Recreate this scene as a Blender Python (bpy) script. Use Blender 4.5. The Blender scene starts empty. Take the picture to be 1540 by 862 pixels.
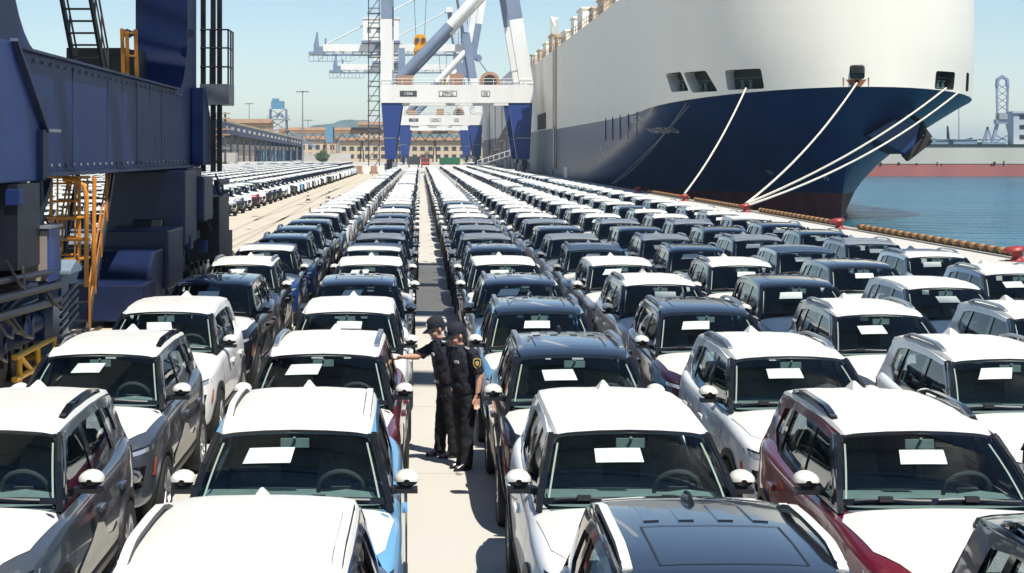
import bpy, bmesh, math, random
import numpy as np
from mathutils import Vector, Matrix
from mathutils.bvhtree import BVHTree
R = math.radians
random.seed(7)
C = bpy.context.scene.collection
SC = bpy.context.scene

# ---------------------------------------------------------------- camera, world, sun, exposure
# level camera 3.75 m above the quay, rows of cars run along +Y; the lens is shifted (rising-front style crop)
cam_d = bpy.data.cameras.new("camera"); cam = bpy.data.objects.new("camera", cam_d); C.objects.link(cam)
cam.location = (0, 0, 3.75); cam.rotation_euler = (R(90), 0, 0)
cam_d.sensor_width = 36.0; cam_d.lens = 36.0 * 2450 / 1540
cam_d.shift_x = 138 / 1540; cam_d.shift_y = -201 / 1540
cam_d.clip_start = 0.1; cam_d.clip_end = 20000
SC.camera = cam

SUN_EL, SUN_AZ = 60.0, 150.0          # azimuth measured from +Y towards +X
w = bpy.data.worlds.new("World"); SC.world = w; w.use_nodes = True
nt = w.node_tree; bg = nt.nodes["Background"]
sky = nt.nodes.new("ShaderNodeTexSky"); sky.sky_type = 'NISHITA'; sky.sun_disc = False
sky.sun_elevation = R(SUN_EL); sky.sun_rotation = R(SUN_AZ)
sky.air_density = 1.0; sky.dust_density = 0.0; sky.ozone_density = 3.0; sky.altitude = 0
nt.links.new(sky.outputs[0], bg.inputs[0]); bg.inputs[1].default_value = 0.080
sd = bpy.data.lights.new("sun", 'SUN'); sun = bpy.data.objects.new("sun", sd); C.objects.link(sun)
sd.energy = 4.3; sd.angle = R(0.5); sd.color = (1.0, 0.955, 0.88)
svec = Vector((math.sin(R(SUN_AZ)) * math.cos(R(SUN_EL)), math.cos(R(SUN_AZ)) * math.cos(R(SUN_EL)), math.sin(R(SUN_EL))))
sun.rotation_euler = (-svec).to_track_quat('-Z', 'Y').to_euler(); sun.location = svec * 200
SC.view_settings.view_transform = 'Standard'; SC.view_settings.look = 'None'
SC.view_settings.exposure = 0.68; SC.view_settings.gamma = 1.0
SC.cycles.max_bounces = 8; SC.cycles.transparent_max_bounces = 10; SC.cycles.diffuse_bounces = 6
SC.cycles.glossy_bounces = 3; SC.cycles.caustics_reflective = False; SC.cycles.caustics_refractive = False

# ---------------------------------------------------------------- materials
MATS = {}
def mat(name, col, rough=0.6, metal=0.0, coat=0.0, var=0.0, vscale=3.0, bump=0.0, bscale=40.0, col2=None, spec=0.5, stretch=None):
    if name in MATS: return MATS[name]
    m = bpy.data.materials.new(name); m.use_nodes = True; n = m.node_tree; b = n.nodes["Principled BSDF"]
    b.inputs["Base Color"].default_value = (*col, 1); b.inputs["Roughness"].default_value = rough
    b.inputs["Metallic"].default_value = metal; b.inputs["Coat Weight"].default_value = coat
    b.inputs["Coat Roughness"].default_value = 0.03
    b.inputs["Specular IOR Level"].default_value = spec
    tc = n.nodes.new("ShaderNodeTexCoord")
    src = tc.outputs["Object"]
    if stretch:
        mp = n.nodes.new("ShaderNodeMapping"); mp.inputs["Scale"].default_value = stretch
        n.links.new(src, mp.inputs[0]); src = mp.outputs[0]
    if var or col2:
        t = n.nodes.new("ShaderNodeTexNoise"); t.inputs["Scale"].default_value = vscale; t.inputs["Detail"].default_value = 6
        t.inputs["Roughness"].default_value = 0.65
        n.links.new(src, t.inputs["Vector"])
        rp = n.nodes.new("ShaderNodeValToRGB"); rp.color_ramp.elements[0].position = 0.36; rp.color_ramp.elements[1].position = 0.66
        c2 = col2 if col2 else tuple(max(0, c * (1 - var)) for c in col)
        rp.color_ramp.elements[0].color = (*c2, 1); rp.color_ramp.elements[1].color = (*col, 1)
        n.links.new(t.outputs[0], rp.inputs[0]); n.links.new(rp.outputs[0], b.inputs["Base Color"])
    if bump:
        t2 = n.nodes.new("ShaderNodeTexNoise"); t2.inputs["Scale"].default_value = bscale; t2.inputs["Detail"].default_value = 4
        n.links.new(src, t2.inputs["Vector"])
        bp = n.nodes.new("ShaderNodeBump"); bp.inputs["Strength"].default_value = bump; bp.inputs["Distance"].default_value = 0.02
        n.links.new(t2.outputs[0], bp.inputs["Height"]); n.links.new(bp.outputs[0], b.inputs["Normal"])
    MATS[name] = m; return m

def glass(name, tint, ior=1.5, rough=0.0, refl=1.0):
    m = bpy.data.materials.new(name); m.use_nodes = True; n = m.node_tree
    for x in list(n.nodes): n.nodes.remove(x)
    o = n.nodes.new("ShaderNodeOutputMaterial"); mx = n.nodes.new("ShaderNodeMixShader")
    tr = n.nodes.new("ShaderNodeBsdfTransparent"); tr.inputs[0].default_value = (*tint, 1)
    gl = n.nodes.new("ShaderNodeBsdfGlossy"); gl.inputs[0].default_value = (refl, refl, refl, 1); gl.inputs["Roughness"].default_value = rough
    fr = n.nodes.new("ShaderNodeFresnel"); fr.inputs[0].default_value = ior
    n.links.new(fr.outputs[0], mx.inputs[0]); n.links.new(tr.outputs[0], mx.inputs[1]); n.links.new(gl.outputs[0], mx.inputs[2])
    n.links.new(mx.outputs[0], o.inputs[0]); MATS[name] = m; return m

PAINT = {
 'white': mat('paint_white', (0.80, 0.80, 0.78), 0.35, coat=0.6, var=0.03),
 'grey':  mat('paint_slate_grey', (0.075, 0.088, 0.105), 0.28, metal=0.35, coat=1.0, var=0.06, vscale=1.5),
 'black': mat('paint_black', (0.010, 0.012, 0.018), 0.25, coat=1.0),
 'navy':  mat('paint_navy', (0.012, 0.02, 0.05), 0.28, metal=0.2, coat=1.0),
 'red':   mat('paint_wine_red', (0.17, 0.010, 0.022), 0.28, metal=0.25, coat=1.0, var=0.05),
 'plum':  mat('paint_plum', (0.045, 0.016, 0.035), 0.28, metal=0.3, coat=1.0),
 'blue':  mat('paint_light_blue', (0.17, 0.42, 0.66), 0.30, metal=0.2, coat=1.0, var=0.04),
 'deep':  mat('paint_deep_blue', (0.02, 0.07, 0.24), 0.28, metal=0.3, coat=1.0),
 'silver':mat('paint_silver', (0.58, 0.59, 0.60), 0.30, metal=0.6, coat=1.0),
}
FILM = mat('white_film', (0.66, 0.645, 0.585), 0.42, var=0.10, vscale=1.3, bump=0.5, bscale=5.0, stretch=(1,.55,1))
CREAM = mat('cream_film', (0.66, 0.62, 0.52), 0.42, var=0.10, vscale=5.0, bump=0.15, bscale=14.0)
TRIM = mat('black_trim', (0.014, 0.014, 0.016), 0.45, bump=0.05, bscale=90)
GLOSSB = mat('gloss_black', (0.008, 0.009, 0.011), 0.10, coat=0.5)
ROOFB = mat('black_roof_panel', (0.010, 0.013, 0.020), 0.16, coat=1.0)
INTER = mat('interior_black', (0.13, 0.185, 0.19), 0.75, var=0.2, vscale=8)
INTERL = mat('interior_pillar_trim', (0.36, 0.38, 0.36), 0.7)
PAPER = mat('paper', (0.50, 0.55, 0.50), 0.7, var=.12, vscale=30)
CHROME = mat('satin_metal', (0.55, 0.56, 0.57), 0.28, metal=0.9)
ALLOY = mat('alloy', (0.42, 0.43, 0.44), 0.30, metal=0.9)
TYRE = mat('tyre_rubber', (0.016, 0.016, 0.017), 0.85, bump=0.2, bscale=60)
LAMP = mat('lamp_glass', (0.45, 0.47, 0.50), 0.08, metal=0.5, coat=1.0)
TAIL = mat('tail_lamp', (0.30, 0.010, 0.020), 0.12, coat=1.0)
MARK = mat('side_marker', (0.55, 0.09, 0.02), 0.2, coat=0.8)
WGLASS = glass('windscreen_glass', (0.84, 0.93, 0.89), ior=1.42)
SGLASS = glass('side_glass', (0.50, 0.56, 0.58), ior=1.5)

# ---------------------------------------------------------------- mesh helpers
class MB:
    def __init__(s): s.v = []; s.f = []; s.mi = []
    def add(s, vs, fs, mi=0):
        b = len(s.v); s.v.extend([tuple(p) for p in vs])
        for f in fs: s.f.append(tuple(b + i for i in f)); s.mi.append(mi)
    def box(s, x0, x1, y0, y1, z0, z1, mi=0, M=None):
        vs = [Vector(p) for p in ((x0,y0,z0),(x1,y0,z0),(x1,y1,z0),(x0,y1,z0),(x0,y0,z1),(x1,y0,z1),(x1,y1,z1),(x0,y1,z1))]
        if M is not None: vs = [M @ p for p in vs]
        s.add(vs, [(0,3,2,1),(4,5,6,7),(0,1,5,4),(1,2,6,5),(2,3,7,6),(3,0,4,7)], mi)
    def bar(s, p0, p1, w, h=None, mi=0, w1=None, h1=None):
        p0 = Vector(p0); p1 = Vector(p1); h = w if h is None else h
        w1 = w if w1 is None else w1; h1 = h if h1 is None else h1
        d = (p1 - p0).normalized(); up = Vector((0,0,1)) if abs(d.z) < 0.95 else Vector((0,1,0))
        sx = d.cross(up).normalized(); sy = sx.cross(d).normalized()
        vs = []
        for p, a, b in ((p0, w, h), (p1, w1, h1)):
            for i, j in ((-1,-1),(1,-1),(1,1),(-1,1)): vs.append(p + sx*(i*a/2) + sy*(j*b/2))
        s.add(vs, [(0,1,2,3),(7,6,5,4),(0,4,5,1),(1,5,6,2),(2,6,7,3),(3,7,4,0)], mi)
    def tube(s, pts, r, n=6, mi=0):
        pts = [Vector(p) for p in pts]; k = len(pts); rs = r if isinstance(r, (list, tuple)) else [r]*k
        vs = []; prev = None
        for i, p in enumerate(pts):
            d = (pts[min(i+1,k-1)] - pts[max(i-1,0)]).normalized()
            if prev is None:
                up = Vector((0,0,1)) if abs(d.z) < 0.9 else Vector((0,1,0)); a = d.cross(up).normalized()
            else:
                a = (prev - d*prev.dot(d)).normalized()
            prev = a; b = d.cross(a)
            for j in range(n):
                t = 2*math.pi*j/n; vs.append(p + a*(math.cos(t)*rs[i]) + b*(math.sin(t)*rs[i]))
        fs = []
        for i in range(k-1):
            for j in range(n):
                fs.append((i*n+j, i*n+(j+1)%n, (i+1)*n+(j+1)%n, (i+1)*n+j))
        fs.append(tuple(reversed(range(n)))); fs.append(tuple((k-1)*n+j for j in range(n)))
        s.add(vs, fs, mi)
    def prism(s, poly, axis, a0, a1, mi=0):
        # poly in the two other axes in xyz order; extruded along axis
        def P(q, a):
            if axis == 'x': return (a, q[0], q[1])
            if axis == 'y': return (q[0], a, q[1])
            return (q[0], q[1], a)
        n = len(poly); vs = [P(q, a0) for q in poly] + [P(q, a1) for q in poly]
        fs = [tuple(range(n)), tuple(reversed(range(n, 2*n)))] + [(i, i+n, (i+1)%n+n, (i+1)%n) for i in range(n)]
        s.add(vs, fs, mi)
    def lathe(s, prof, n=16, M=None, mi=0, mis=None, cap=True):
        # profile of (r, h) revolved about local z, placed by M
        vs = []; k = len(prof)
        for r, h in prof:
            for j in range(n):
                t = 2*math.pi*j/n; p = Vector((r*math.cos(t), r*math.sin(t), h)); vs.append(M @ p if M is not None else p)
        b = len(s.v); s.v.extend([tuple(p) for p in vs])
        for i in range(k-1):
            for j in range(n):
                s.f.append((b+i*n+j, b+i*n+(j+1)%n, b+(i+1)*n+(j+1)%n, b+(i+1)*n+j)); s.mi.append(mis[i] if mis else mi)
        if cap and prof[0][0] > 1e-5: s.f.append(tuple(b+j for j in reversed(range(n)))); s.mi.append(mis[0] if mis else mi)
        if cap and prof[-1][0] > 1e-5: s.f.append(tuple(b+(k-1)*n+j for j in range(n))); s.mi.append(mis[-1] if mis else mi)
    def grid(s, rows, mi=0, ring=None):
        r = len(rows); c = len(rows[0]); b = len(s.v)
        for row in rows: s.v.extend([tuple(p) for p in row])
        for i in range(r-1):
            for j in range(c-1):
                s.f.append((b+i*c+j, b+i*c+j+1, b+(i+1)*c+j+1, b+(i+1)*c+j))
                s.mi.append(ring if ring is not None and (i in (0, r-2) or j in (0, c-2)) else mi)
    def slab(s, rows, off, mi=0):
        # a grid given a thickness by the offset vector
        o = Vector(off); r = len(rows); c = len(rows[0])
        s.grid(rows, mi); s.grid([[Vector(p)+o for p in row][::-1] for row in rows], mi)
        def edge(ps):
            s.grid([ps, [Vector(p)+o for p in ps]], mi)
        edge(list(reversed(rows[0]))); edge(rows[-1]); edge([row[0] for row in rows]); edge(list(reversed([row[-1] for row in rows])))
    def mesh(s, name, mats, smooth=None, fix=True, bevel=0.0):
        me = bpy.data.meshes.new(name); me.from_pydata(s.v, [], s.f)
        for m in mats: me.materials.append(m)
        me.polygons.foreach_set('material_index', s.mi); me.update()
        if fix or bevel:
            bm = bmesh.new(); bm.from_mesh(me)
            bmesh.ops.remove_doubles(bm, verts=bm.verts, dist=1e-5)
            if fix: bmesh.ops.recalc_face_normals(bm, faces=bm.faces)
            if bevel:
                es = [e for e in bm.edges if len(e.link_faces) == 2 and e.calc_face_angle(0) > 0.5]
                bmesh.ops.bevel(bm, geom=es, offset=bevel, segments=2, affect='EDGES', profile=0.6, clamp_overlap=True)
            bm.to_mesh(me); bm.free()
        if smooth is not None:
            me.shade_smooth(); me.set_sharp_from_angle(angle=R(smooth))
        return me

def link(name, me, parent=None, loc=None, rot=None):
    o = bpy.data.objects.new(name, me); C.objects.link(o)
    if parent: o.parent = parent
    if loc is not None: o.location = loc
    if rot is not None: o.rotation_euler = rot
    return o
def part(name, mb, mats, parent=None, smooth=None, bevel=0.0, label=None):
    if not isinstance(mats, (list, tuple)): mats = [mats]
    o = link(name, mb.mesh(name, mats, smooth, bevel=bevel), parent)
    if label: o['label'] = label
    return o
def tag(o, label, cat, group=None):
    o['label'] = label; o['category'] = cat
    if group: o['group'] = group
    return o
def thing(name, label, cat, loc=(0,0,0), rz=0.0, group=None):
    o = bpy.data.objects.new(name, None); C.objects.link(o); o.location = loc; o.rotation_euler = (0,0,rz)
    o.empty_display_size = 0.3
    return tag(o, label, cat, group)
def struct(o): o['kind'] = 'structure'; return o
def evaluated(mb_or_me, name, mods, mats):
    me = mb_or_me if isinstance(mb_or_me, bpy.types.Mesh) else mb_or_me.mesh(name, mats)
    o = bpy.data.objects.new(name + '_build', me); C.objects.link(o)
    for fn in mods: fn(o)
    dg = bpy.context.evaluated_depsgraph_get(); dg.update()
    out = bpy.data.meshes.new_from_object(o.evaluated_get(dg)); out.name = name
    bpy.data.objects.remove(o)
    return out
# ---------------------------------------------------------------- ground, quay, water, hills
def concrete(name, col, col2, joint=False):
    m = bpy.data.materials.new(name); m.use_nodes = True; n = m.node_tree; b = n.nodes["Principled BSDF"]; L = n.links.new
    g = n.nodes.new("ShaderNodeNewGeometry")
    t1 = n.nodes.new("ShaderNodeTexNoise"); t1.inputs["Scale"].default_value = 0.22; t1.inputs["Detail"].default_value = 7; L(g.outputs["Position"], t1.inputs["Vector"])
    mp = n.nodes.new("ShaderNodeMapping"); mp.inputs["Scale"].default_value = (1.6, 0.05, 1); L(g.outputs["Position"], mp.inputs[0])
    t2 = n.nodes.new("ShaderNodeTexNoise"); t2.inputs["Scale"].default_value = 0.5; t2.inputs["Detail"].default_value = 5; L(mp.outputs[0], t2.inputs["Vector"])
    t3 = n.nodes.new("ShaderNodeTexNoise"); t3.inputs["Scale"].default_value = 9.0; t3.inputs["Detail"].default_value = 8; L(g.outputs["Position"], t3.inputs["Vector"])
    ad = n.nodes.new("ShaderNodeMath"); ad.operation = 'ADD'; L(t1.outputs[0], ad.inputs[0]); L(t2.outputs[0], ad.inputs[1])
    ad2 = n.nodes.new("ShaderNodeMath"); ad2.operation = 'MULTIPLY_ADD'; L(t3.outputs[0], ad2.inputs[0]); ad2.inputs[1].default_value = 0.45; L(ad.outputs[0], ad2.inputs[2])
    rp = n.nodes.new("ShaderNodeValToRGB"); e = rp.color_ramp.elements; e[0].position = 0.95; e[1].position = 1.42
    e[0].color = (*col2, 1); e[1].color = (*col, 1)
    sc = n.nodes.new("ShaderNodeMath"); sc.operation = 'MULTIPLY'; sc.inputs[1].default_value = 1.0
    L(ad2.outputs[0], sc.inputs[0]); L(sc.outputs[0], rp.inputs[0]); L(rp.outputs[0], b.inputs["Base Color"])
    b.inputs["Roughness"].default_value = 0.85
    bp = n.nodes.new("ShaderNodeBump"); bp.inputs["Strength"].default_value = 0.15; bp.inputs["Distance"].default_value = 0.01
    L(t3.outputs[0], bp.inputs["Height"]); L(bp.outputs[0], b.inputs["Normal"])
    return m
CONC = concrete('quay_concrete', (0.50, 0.475, 0.42), (0.40, 0.38, 0.335))
LANE = concrete('lane_concrete', (0.50, 0.44, 0.335), (0.41, 0.355, 0.26))
mb = MB(); mb.box(-2600, 21.5, -80, 1500, -4.0, 0.0); quay = struct(part('quay_ground', mb, CONC))
mb = MB(); mb.grid([[(-6000,1500,-0.5),(6000,1500,-0.5)],[(-6000,9000,-0.5),(6000,9000,-0.5)]]); 
struct(part('far_land', mb, mat('far_land_soil', (0.20,0.20,0.15), 0.9, var=0.4, vscale=0.01)))
mb = MB(); mb.grid([[(-11.0,20,0.004),(-5.0,20,0.004)],[(-11.0,330,0.004),(-5.0,330,0.004)]]); struct(part('yard_lane', mb, LANE))
# cast slabs of the quay deck where the joints can be seen
smb = MB(); sx, sy = 4.18, 5.0
smb.box(-sx/2+0.018, sx/2-0.018, -sy/2+0.018, sy/2-0.018, 0.0, 0.012)
sme = smb.mesh('concrete_slab', [CONC])
for i in range(6):
    for j in range(16):
        x0 = -4.6 + i*sx
        link('concrete_slab', sme, quay, (x0 + sx/2, 4 + sy/2 + j*sy, 0))
STAIN = mat('oil_stain', (0.27,0.25,0.21), .75, var=.3, vscale=3)
rs = random.Random(5)
for k in range(26):
    x = rs.uniform(-.05,.75) if k < 12 else rs.uniform(-10,-5.6); y = rs.uniform(13,60) if k < 12 else rs.uniform(60,180); r = rs.uniform(.04,.11) if k < 12 else rs.uniform(.12,.35)
    b = MB(); n_ = 14; b.add([(x+r*(1+.4*math.sin(3*a+k)+.2*math.sin(5*a))*math.cos(a), y+r*1.8*(1+.3*math.sin(2*a+k*2))*math.sin(a), .016) for a in [2*math.pi*i/n_ for i in range(n_)]], [tuple(range(n_))])
    part('oil_stain', b, STAIN, quay)
TYM_ = mat('tyre_mark', (0.36,0.31,0.235), .85, col2=(0.44,0.385,0.295), vscale=2.0)
for x, y0, y1, bend in ((-9.4,30,210,.5),(-8.0,35,230,.6),(-7.6,60,180,-.5),(-9.0,90,260,-.4)):
    b = MB(); b.grid([[(x+dx+bend*math.sin((y0+(y1-y0)*i/20)*.03), y0+(y1-y0)*i/20, .0085) for dx in (-.10,.10)] for i in range(21)]); part('tyre_mark', b, TYM_, quay)
# oily tyre stain strip and rail grooves along the crane track
rail = MB(); rail.box(-6.86, -6.78, 4, 420, 0.0, 0.05)
rl = part('crane_rail', rail, mat('rail_steel', (0.16,0.12,0.09), 0.5, metal=0.6, var=0.4)); tag(rl, 'steel crane rail set in the concrete under the blue crane bogies', 'rail', 'crane rails')
rail = MB(); rail.box(17.86, 17.94, 4, 700, 0.0, 0.05)
rl2 = part('crane_rail', rail, MATS['rail_steel']); tag(rl2, 'steel crane rail running along the quay near the moored ship', 'rail', 'crane rails')

def water_mat():
    m = bpy.data.materials.new('sea_water'); m.use_nodes = True; n = m.node_tree; b = n.nodes["Principled BSDF"]; L = n.links.new
    g = n.nodes.new("ShaderNodeNewGeometry")
    b.inputs["Base Color"].default_value = (0.028, 0.095, 0.135, 1); b.inputs["Specular IOR Level"].default_value = 0.28; b.inputs["Roughness"].default_value = 0.2; b.inputs["IOR"].default_value = 1.33
    mp = n.nodes.new("ShaderNodeMapping"); mp.inputs["Scale"].default_value = (0.6, 1.0, 1); L(g.outputs["Position"], mp.inputs[0])
    a = n.nodes.new("ShaderNodeTexNoise"); a.inputs["Scale"].default_value = 0.42; a.inputs["Detail"].default_value = 6; L(mp.outputs[0], a.inputs["Vector"])
    c = n.nodes.new("ShaderNodeTexNoise"); c.inputs["Scale"].default_value = 0.05; c.inputs["Detail"].default_value = 4; L(mp.outputs[0], c.inputs["Vector"])
    rp = n.nodes.new("ShaderNodeValToRGB"); rp.color_ramp.elements[0].position = 0.35; rp.color_ramp.elements[1].position = 0.7
    rp.color_ramp.elements[0].color = (0.006, 0.065, 0.10, 1); rp.color_ramp.elements[1].color = (0.012, 0.10, 0.145, 1)
    L(c.outputs[0], rp.inputs[0]); L(rp.outputs[0], b.inputs["Base Color"])
    bp = n.nodes.new("ShaderNodeBump"); bp.inputs["Strength"].default_value = 0.9; bp.inputs["Distance"].default_value = 0.9
    L(a.outputs[0], bp.inputs["Height"]); L(bp.outputs[0], b.inputs["Normal"])
    return m
mb = MB(); mb.grid([[(21.3,-300,-2.0),(8000,-300,-2.0)],[(21.3,9000,-2.0),(8000,9000,-2.0)]]); struct(part('sea_water', mb, water_mat()))

def hill(name, x0, x1, y, depth, peaks, seed, m):
    rng = np.random.RandomState(seed); nx, ny = 90, 16; rows = []
    ph = rng.rand(8)*6.28
    for j in range(ny):
        v = j/(ny-1); row = []
        for i in range(nx):
            u = i/(nx-1); x = x0 + (x1-x0)*u
            h = sum(a*math.exp(-((u-c)/s)**2) for c, s, a in peaks)
            prof = math.sin(math.pi*min(1, v*0.9+0.0))**0.8
            rid = 1 + 0.05*math.sin(u*40+ph[0]+v*5) + 0.02*math.sin(u*93+ph[1]-v*9) + 0.008*math.sin(u*170+ph[2]+v*14)
            row.append((x, y + depth*v, -2 + .74*h*prof*rid))
        rows.append(row)
    b = MB(); b.grid(rows); return struct(part(name, b, m, smooth=60))
HILLM = mat('hill_woods', (0.045,0.085,0.065), 0.95, col2=(0.10,0.13,0.11), vscale=0.016)
hill('hills', -620, 120, 2900, 700, [(0.58,0.10,62),(0.72,0.13,74),(0.90,0.12,60),(0.45,0.08,28),(0.3,0.2,16)], 3, HILLM)
hill('hills', 560, 1900, 3000, 700, [(0.27,0.07,62),(0.36,0.09,34),(0.55,0.2,14),(0.85,0.2,22)], 5, HILLM)
# ---------------------------------------------------------------- the car: front towards -Y, 4.4 m long
ST = [(-2.20,.58,.76,.79,.36),(-2.15,.72,.82,.86,.30),(-2.03,.82,.875,.935,.26),(-1.80,.872,.925,1.005,.25),(-1.50,.893,.955,1.045,.25),
      (-1.20,.90,.985,1.075,.25),(-1.02,.90,1.00,1.085,.25),(-.90,.90,1.005,1.035,.25),(-.4,.90,1.015,1.03,.25),(.2,.90,1.025,1.035,.25),
      (.8,.90,1.04,1.05,.25),(1.3,.907,1.075,1.085,.25),(1.65,.89,1.10,1.11,.26),(1.92,.83,1.10,1.11,.29),(2.07,.74,1.06,1.08,.34),(2.15,.58,.97,1.0,.42)]
ST = [(y, w_*.957, zs+.03+.03*min(1,max(0,(y+2.2)/1.0)), zc+.03+.03*min(1,max(0,(y+2.2)/1.0)), zb) for y, w_, zs, zc, zb in ST]
WHY = (-1.36, 1.30); WHR = 0.345

def body_cage():
    b = MB(); rows = []
    for y, w_, zs, zc, zb in ST:
        h = zs - zb; dz = zc - zs
        half = [(.88*w_, zb), (.965*w_, zb+.10), (.99*w_, zb+.38*h), (1.0*w_, zb+.62*h), (.975*w_, zb+.80*h), (.965*w_, zb+.93*h), (.915*w_, zs),
                ((.86 if y > -1.02 else .80)*w_, zs+.62*dz), (.42*w_, zs+.93*dz)]
        row = [(0, y, zb)] + [(x, y, z) for x, z in half] + [(0, y, zc)] + [(-x, y, z) for x, z in reversed(half)]
        rows.append([Vector(p) for p in row])
    n = len(rows[0]); vs = [p for r in rows for p in r]; fs = []; mis = []
    for i in range(len(rows)-1):
        for j in range(n):
            fs.append((i*n+j, (i+1)*n+j, (i+1)*n+(j+1)%n, i*n+(j+1)%n))
            top = 6 < j < n-7 or False
            ymid = (ST[i][0]+ST[i+1][0])/2
            mis.append(2 if (j in (8,9,10,11)) and -1.12 < ymid < 1.95 else (1 if j in (0, n-1) else 0))
    c0 = len(vs); vs.append(Vector((0, -2.215, .58))); c1 = len(vs); vs.append(Vector((0, 2.21, .72)))
    for j in range(n):
        fs.append((c0, j, (j+1)%n)); mis.append(0)
        k = (len(rows)-1)*n; fs.append((c1, k+(j+1)%n, k+j)); mis.append(0)
    b.v = [tuple(p) for p in vs]; b.f = fs; b.mi = mis
    return b

def body_mesh(level, arches):
    me = body_cage().mesh('body', [PAINT['white'], TRIM, INTER])
    mods = []
    def sub(o):
        m = o.modifiers.new('s', 'SUBSURF'); m.levels = level; m.render_levels = level
    mods.append(sub); cutters = []
    if arches:
        for yy in WHY:
            for s in (-1, 1):
                c = MB(); c.lathe([(.405,-.22),(.405,.22)], 28, Matrix.Translation((s*.82, yy, WHR)) @ Matrix.Rotation(R(90), 4, 'Y'), mi=1)
                co = bpy.data.objects.new('cut', c.mesh('cut', [PAINT['white'], TRIM, INTER])); C.objects.link(co); cutters.append(co)
        def boo(o):
            for co in cutters:
                m = o.modifiers.new('b', 'BOOLEAN'); m.operation = 'DIFFERENCE'; m.object = co; m.solver = 'EXACT'
        mods.append(boo)
    out = evaluated(me, 'body', mods, None)
    for co in cutters: bpy.data.objects.remove(co)
    out.shade_smooth(); out.set_sharp_from_angle(angle=R(38))
    return out

BODY0 = body_mesh(2, True)
_full = body_mesh(2, False)
_bm = bmesh.new(); _bm.from_mesh(_full); BODYTREE = BVHTree.FromBMesh(_bm); _bm.free()

def drop(x, y, off=.006):
    h = BODYTREE.ray_cast(Vector((x, y, 3)), Vector((0,0,-1)))
    return Vector((x, y, 1.0)) if h[0] is None else h[0] + h[1]*off
def fromside(s, y, z, off=.008):
    h = BODYTREE.ray_cast(Vector((s*3, y, z)), Vector((-s,0,0)))
    return Vector((s*.9, y, z)) if h[0] is None else h[0] + Vector((s*off,0,0))
def fromfront(x, z, off=.008, s=-1):
    h = BODYTREE.ray_cast(Vector((x, s*4, z)), Vector((0,-s,0)))
    return Vector((x, s*2.1, z)) if h[0] is None else h[0] + Vector((0, s*off, 0))
def bil(q, u, v):
    a, b, c, d = [Vector(p) for p in q]; return (a*(1-u)+b*u)*(1-v) + (d*(1-u)+c*u)*v
def decal(mb, q, fn, nu=6, nv=4, mi=0):
    mb.grid([[fn(*bil(q, i/nu, j/nv)) for i in range(nu+1)] for j in range(nv+1)], mi)

def sx(z): return .785 - (z-1.03)/(1.55-1.03)*.153 + .014*math.sin(math.pi*max(0,min(1,(z-1.03)/.52)))
def sidequad(mb, s, q, off, thick, nu=2, nv=4, mi=0):
    rows = []; q = [(a, c + .06*max(0, 1-(c-1.03)/.5)) for a, c in q]
    for j in range(nv+1):
        row = []
        for i in range(nu+1):
            p = bil([(a, c, 0) for a, c in q], i/nu, j/nv); row.append(Vector((s*((sx(p.y)+off)*(1-.085*max(0,min(1,(p.x-.9)/1.1))**1.6)), p.x, p.y)))
        rows.append(row)
    if thick: mb.slab(rows, (-s*thick, 0, -.004), mi)
    else: mb.grid(rows, mi)

# roof
RY = [(-.345,.585,1.550),(-.28,.598,1.572),(-.05,.612,1.600),(.4,.62,1.618),(.85,.62,1.620),(1.25,.615,1.610),(1.6,.602,1.588),(1.85,.58,1.560),(1.99,.56,1.532)]
RU = [(-1,-.03),(-.955,.012),(-.8,.028),(-.45,.040),(0,.044),(.45,.040),(.8,.028),(.955,.012),(1,-.03)]
def roofpt(y, u, dz):
    for a, b in zip(RY, RY[1:]):
        if a[0] <= y <= b[0]+1e-6:
            t = (y-a[0])/(b[0]-a[0]); return Vector((u*(a[1]+(b[1]-a[1])*t), y, a[2]+(b[2]-a[2])*t+dz))
    return Vector((u*.56, y, 1.53+dz))
def zoff(u):
    for a, b in zip(RU, RU[1:]):
        if a[0] <= u <= b[0]+1e-9: return a[1]+(b[1]-a[1])*(u-a[0])/(b[0]-a[0])
def roof_mb():
    b = MB(); b.slab([[roofpt(y, u, dz) for u, dz in RU] for y, _, _ in RY], (0,0,-.035)); return b
def film_mb(wide):
    b = MB(); m = .985; us = [u/m if abs(u) < 1 else u for u, _ in RU]; us = sorted(set(us+[-.62,-.2,.2,.62]))
    ys = sorted(set([-.3449] + [r_[0] for r_ in RY[1:-1]] + [.15,.62,1.05,1.42,1.72,1.93]))
    NJ = len(ys)-1
    rows = []
    for j, y in enumerate(ys):
        rows.append([roofpt(min(y + (0.02*math.sin(i*2.1+1.0) if j == NJ else 0), 1.985), u*m, zoff(u*m)+.007+.003*math.sin(i*1.7+j*2.3)*(1 if 0<j<NJ else 0)) for i, u in enumerate(us)])
    rows.insert(0, [p + Vector((0,-.012,-.030)) for p in rows[0]])
    b.grid(rows); return b
def tent_mb():
    b = MB(); y0 = 1.52; z0 = 1.59+.038
    b.add([(-.075,y0-.20,z0+.004),(.075,y0-.20,z0+.004),(.07,y0+.16,z0-.01),(-.07,y0+.16,z0-.01),(-.008,y0+.04,z0+.085),(.008,y0+.04,z0+.085),(.006,y0+.10,z0+.078),(-.006,y0+.10,z0+.078)],
          [(0,1,5,4),(1,2,6,5),(2,3,7,6),(3,0,4,7),(4,5,6,7)]); return b
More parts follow.
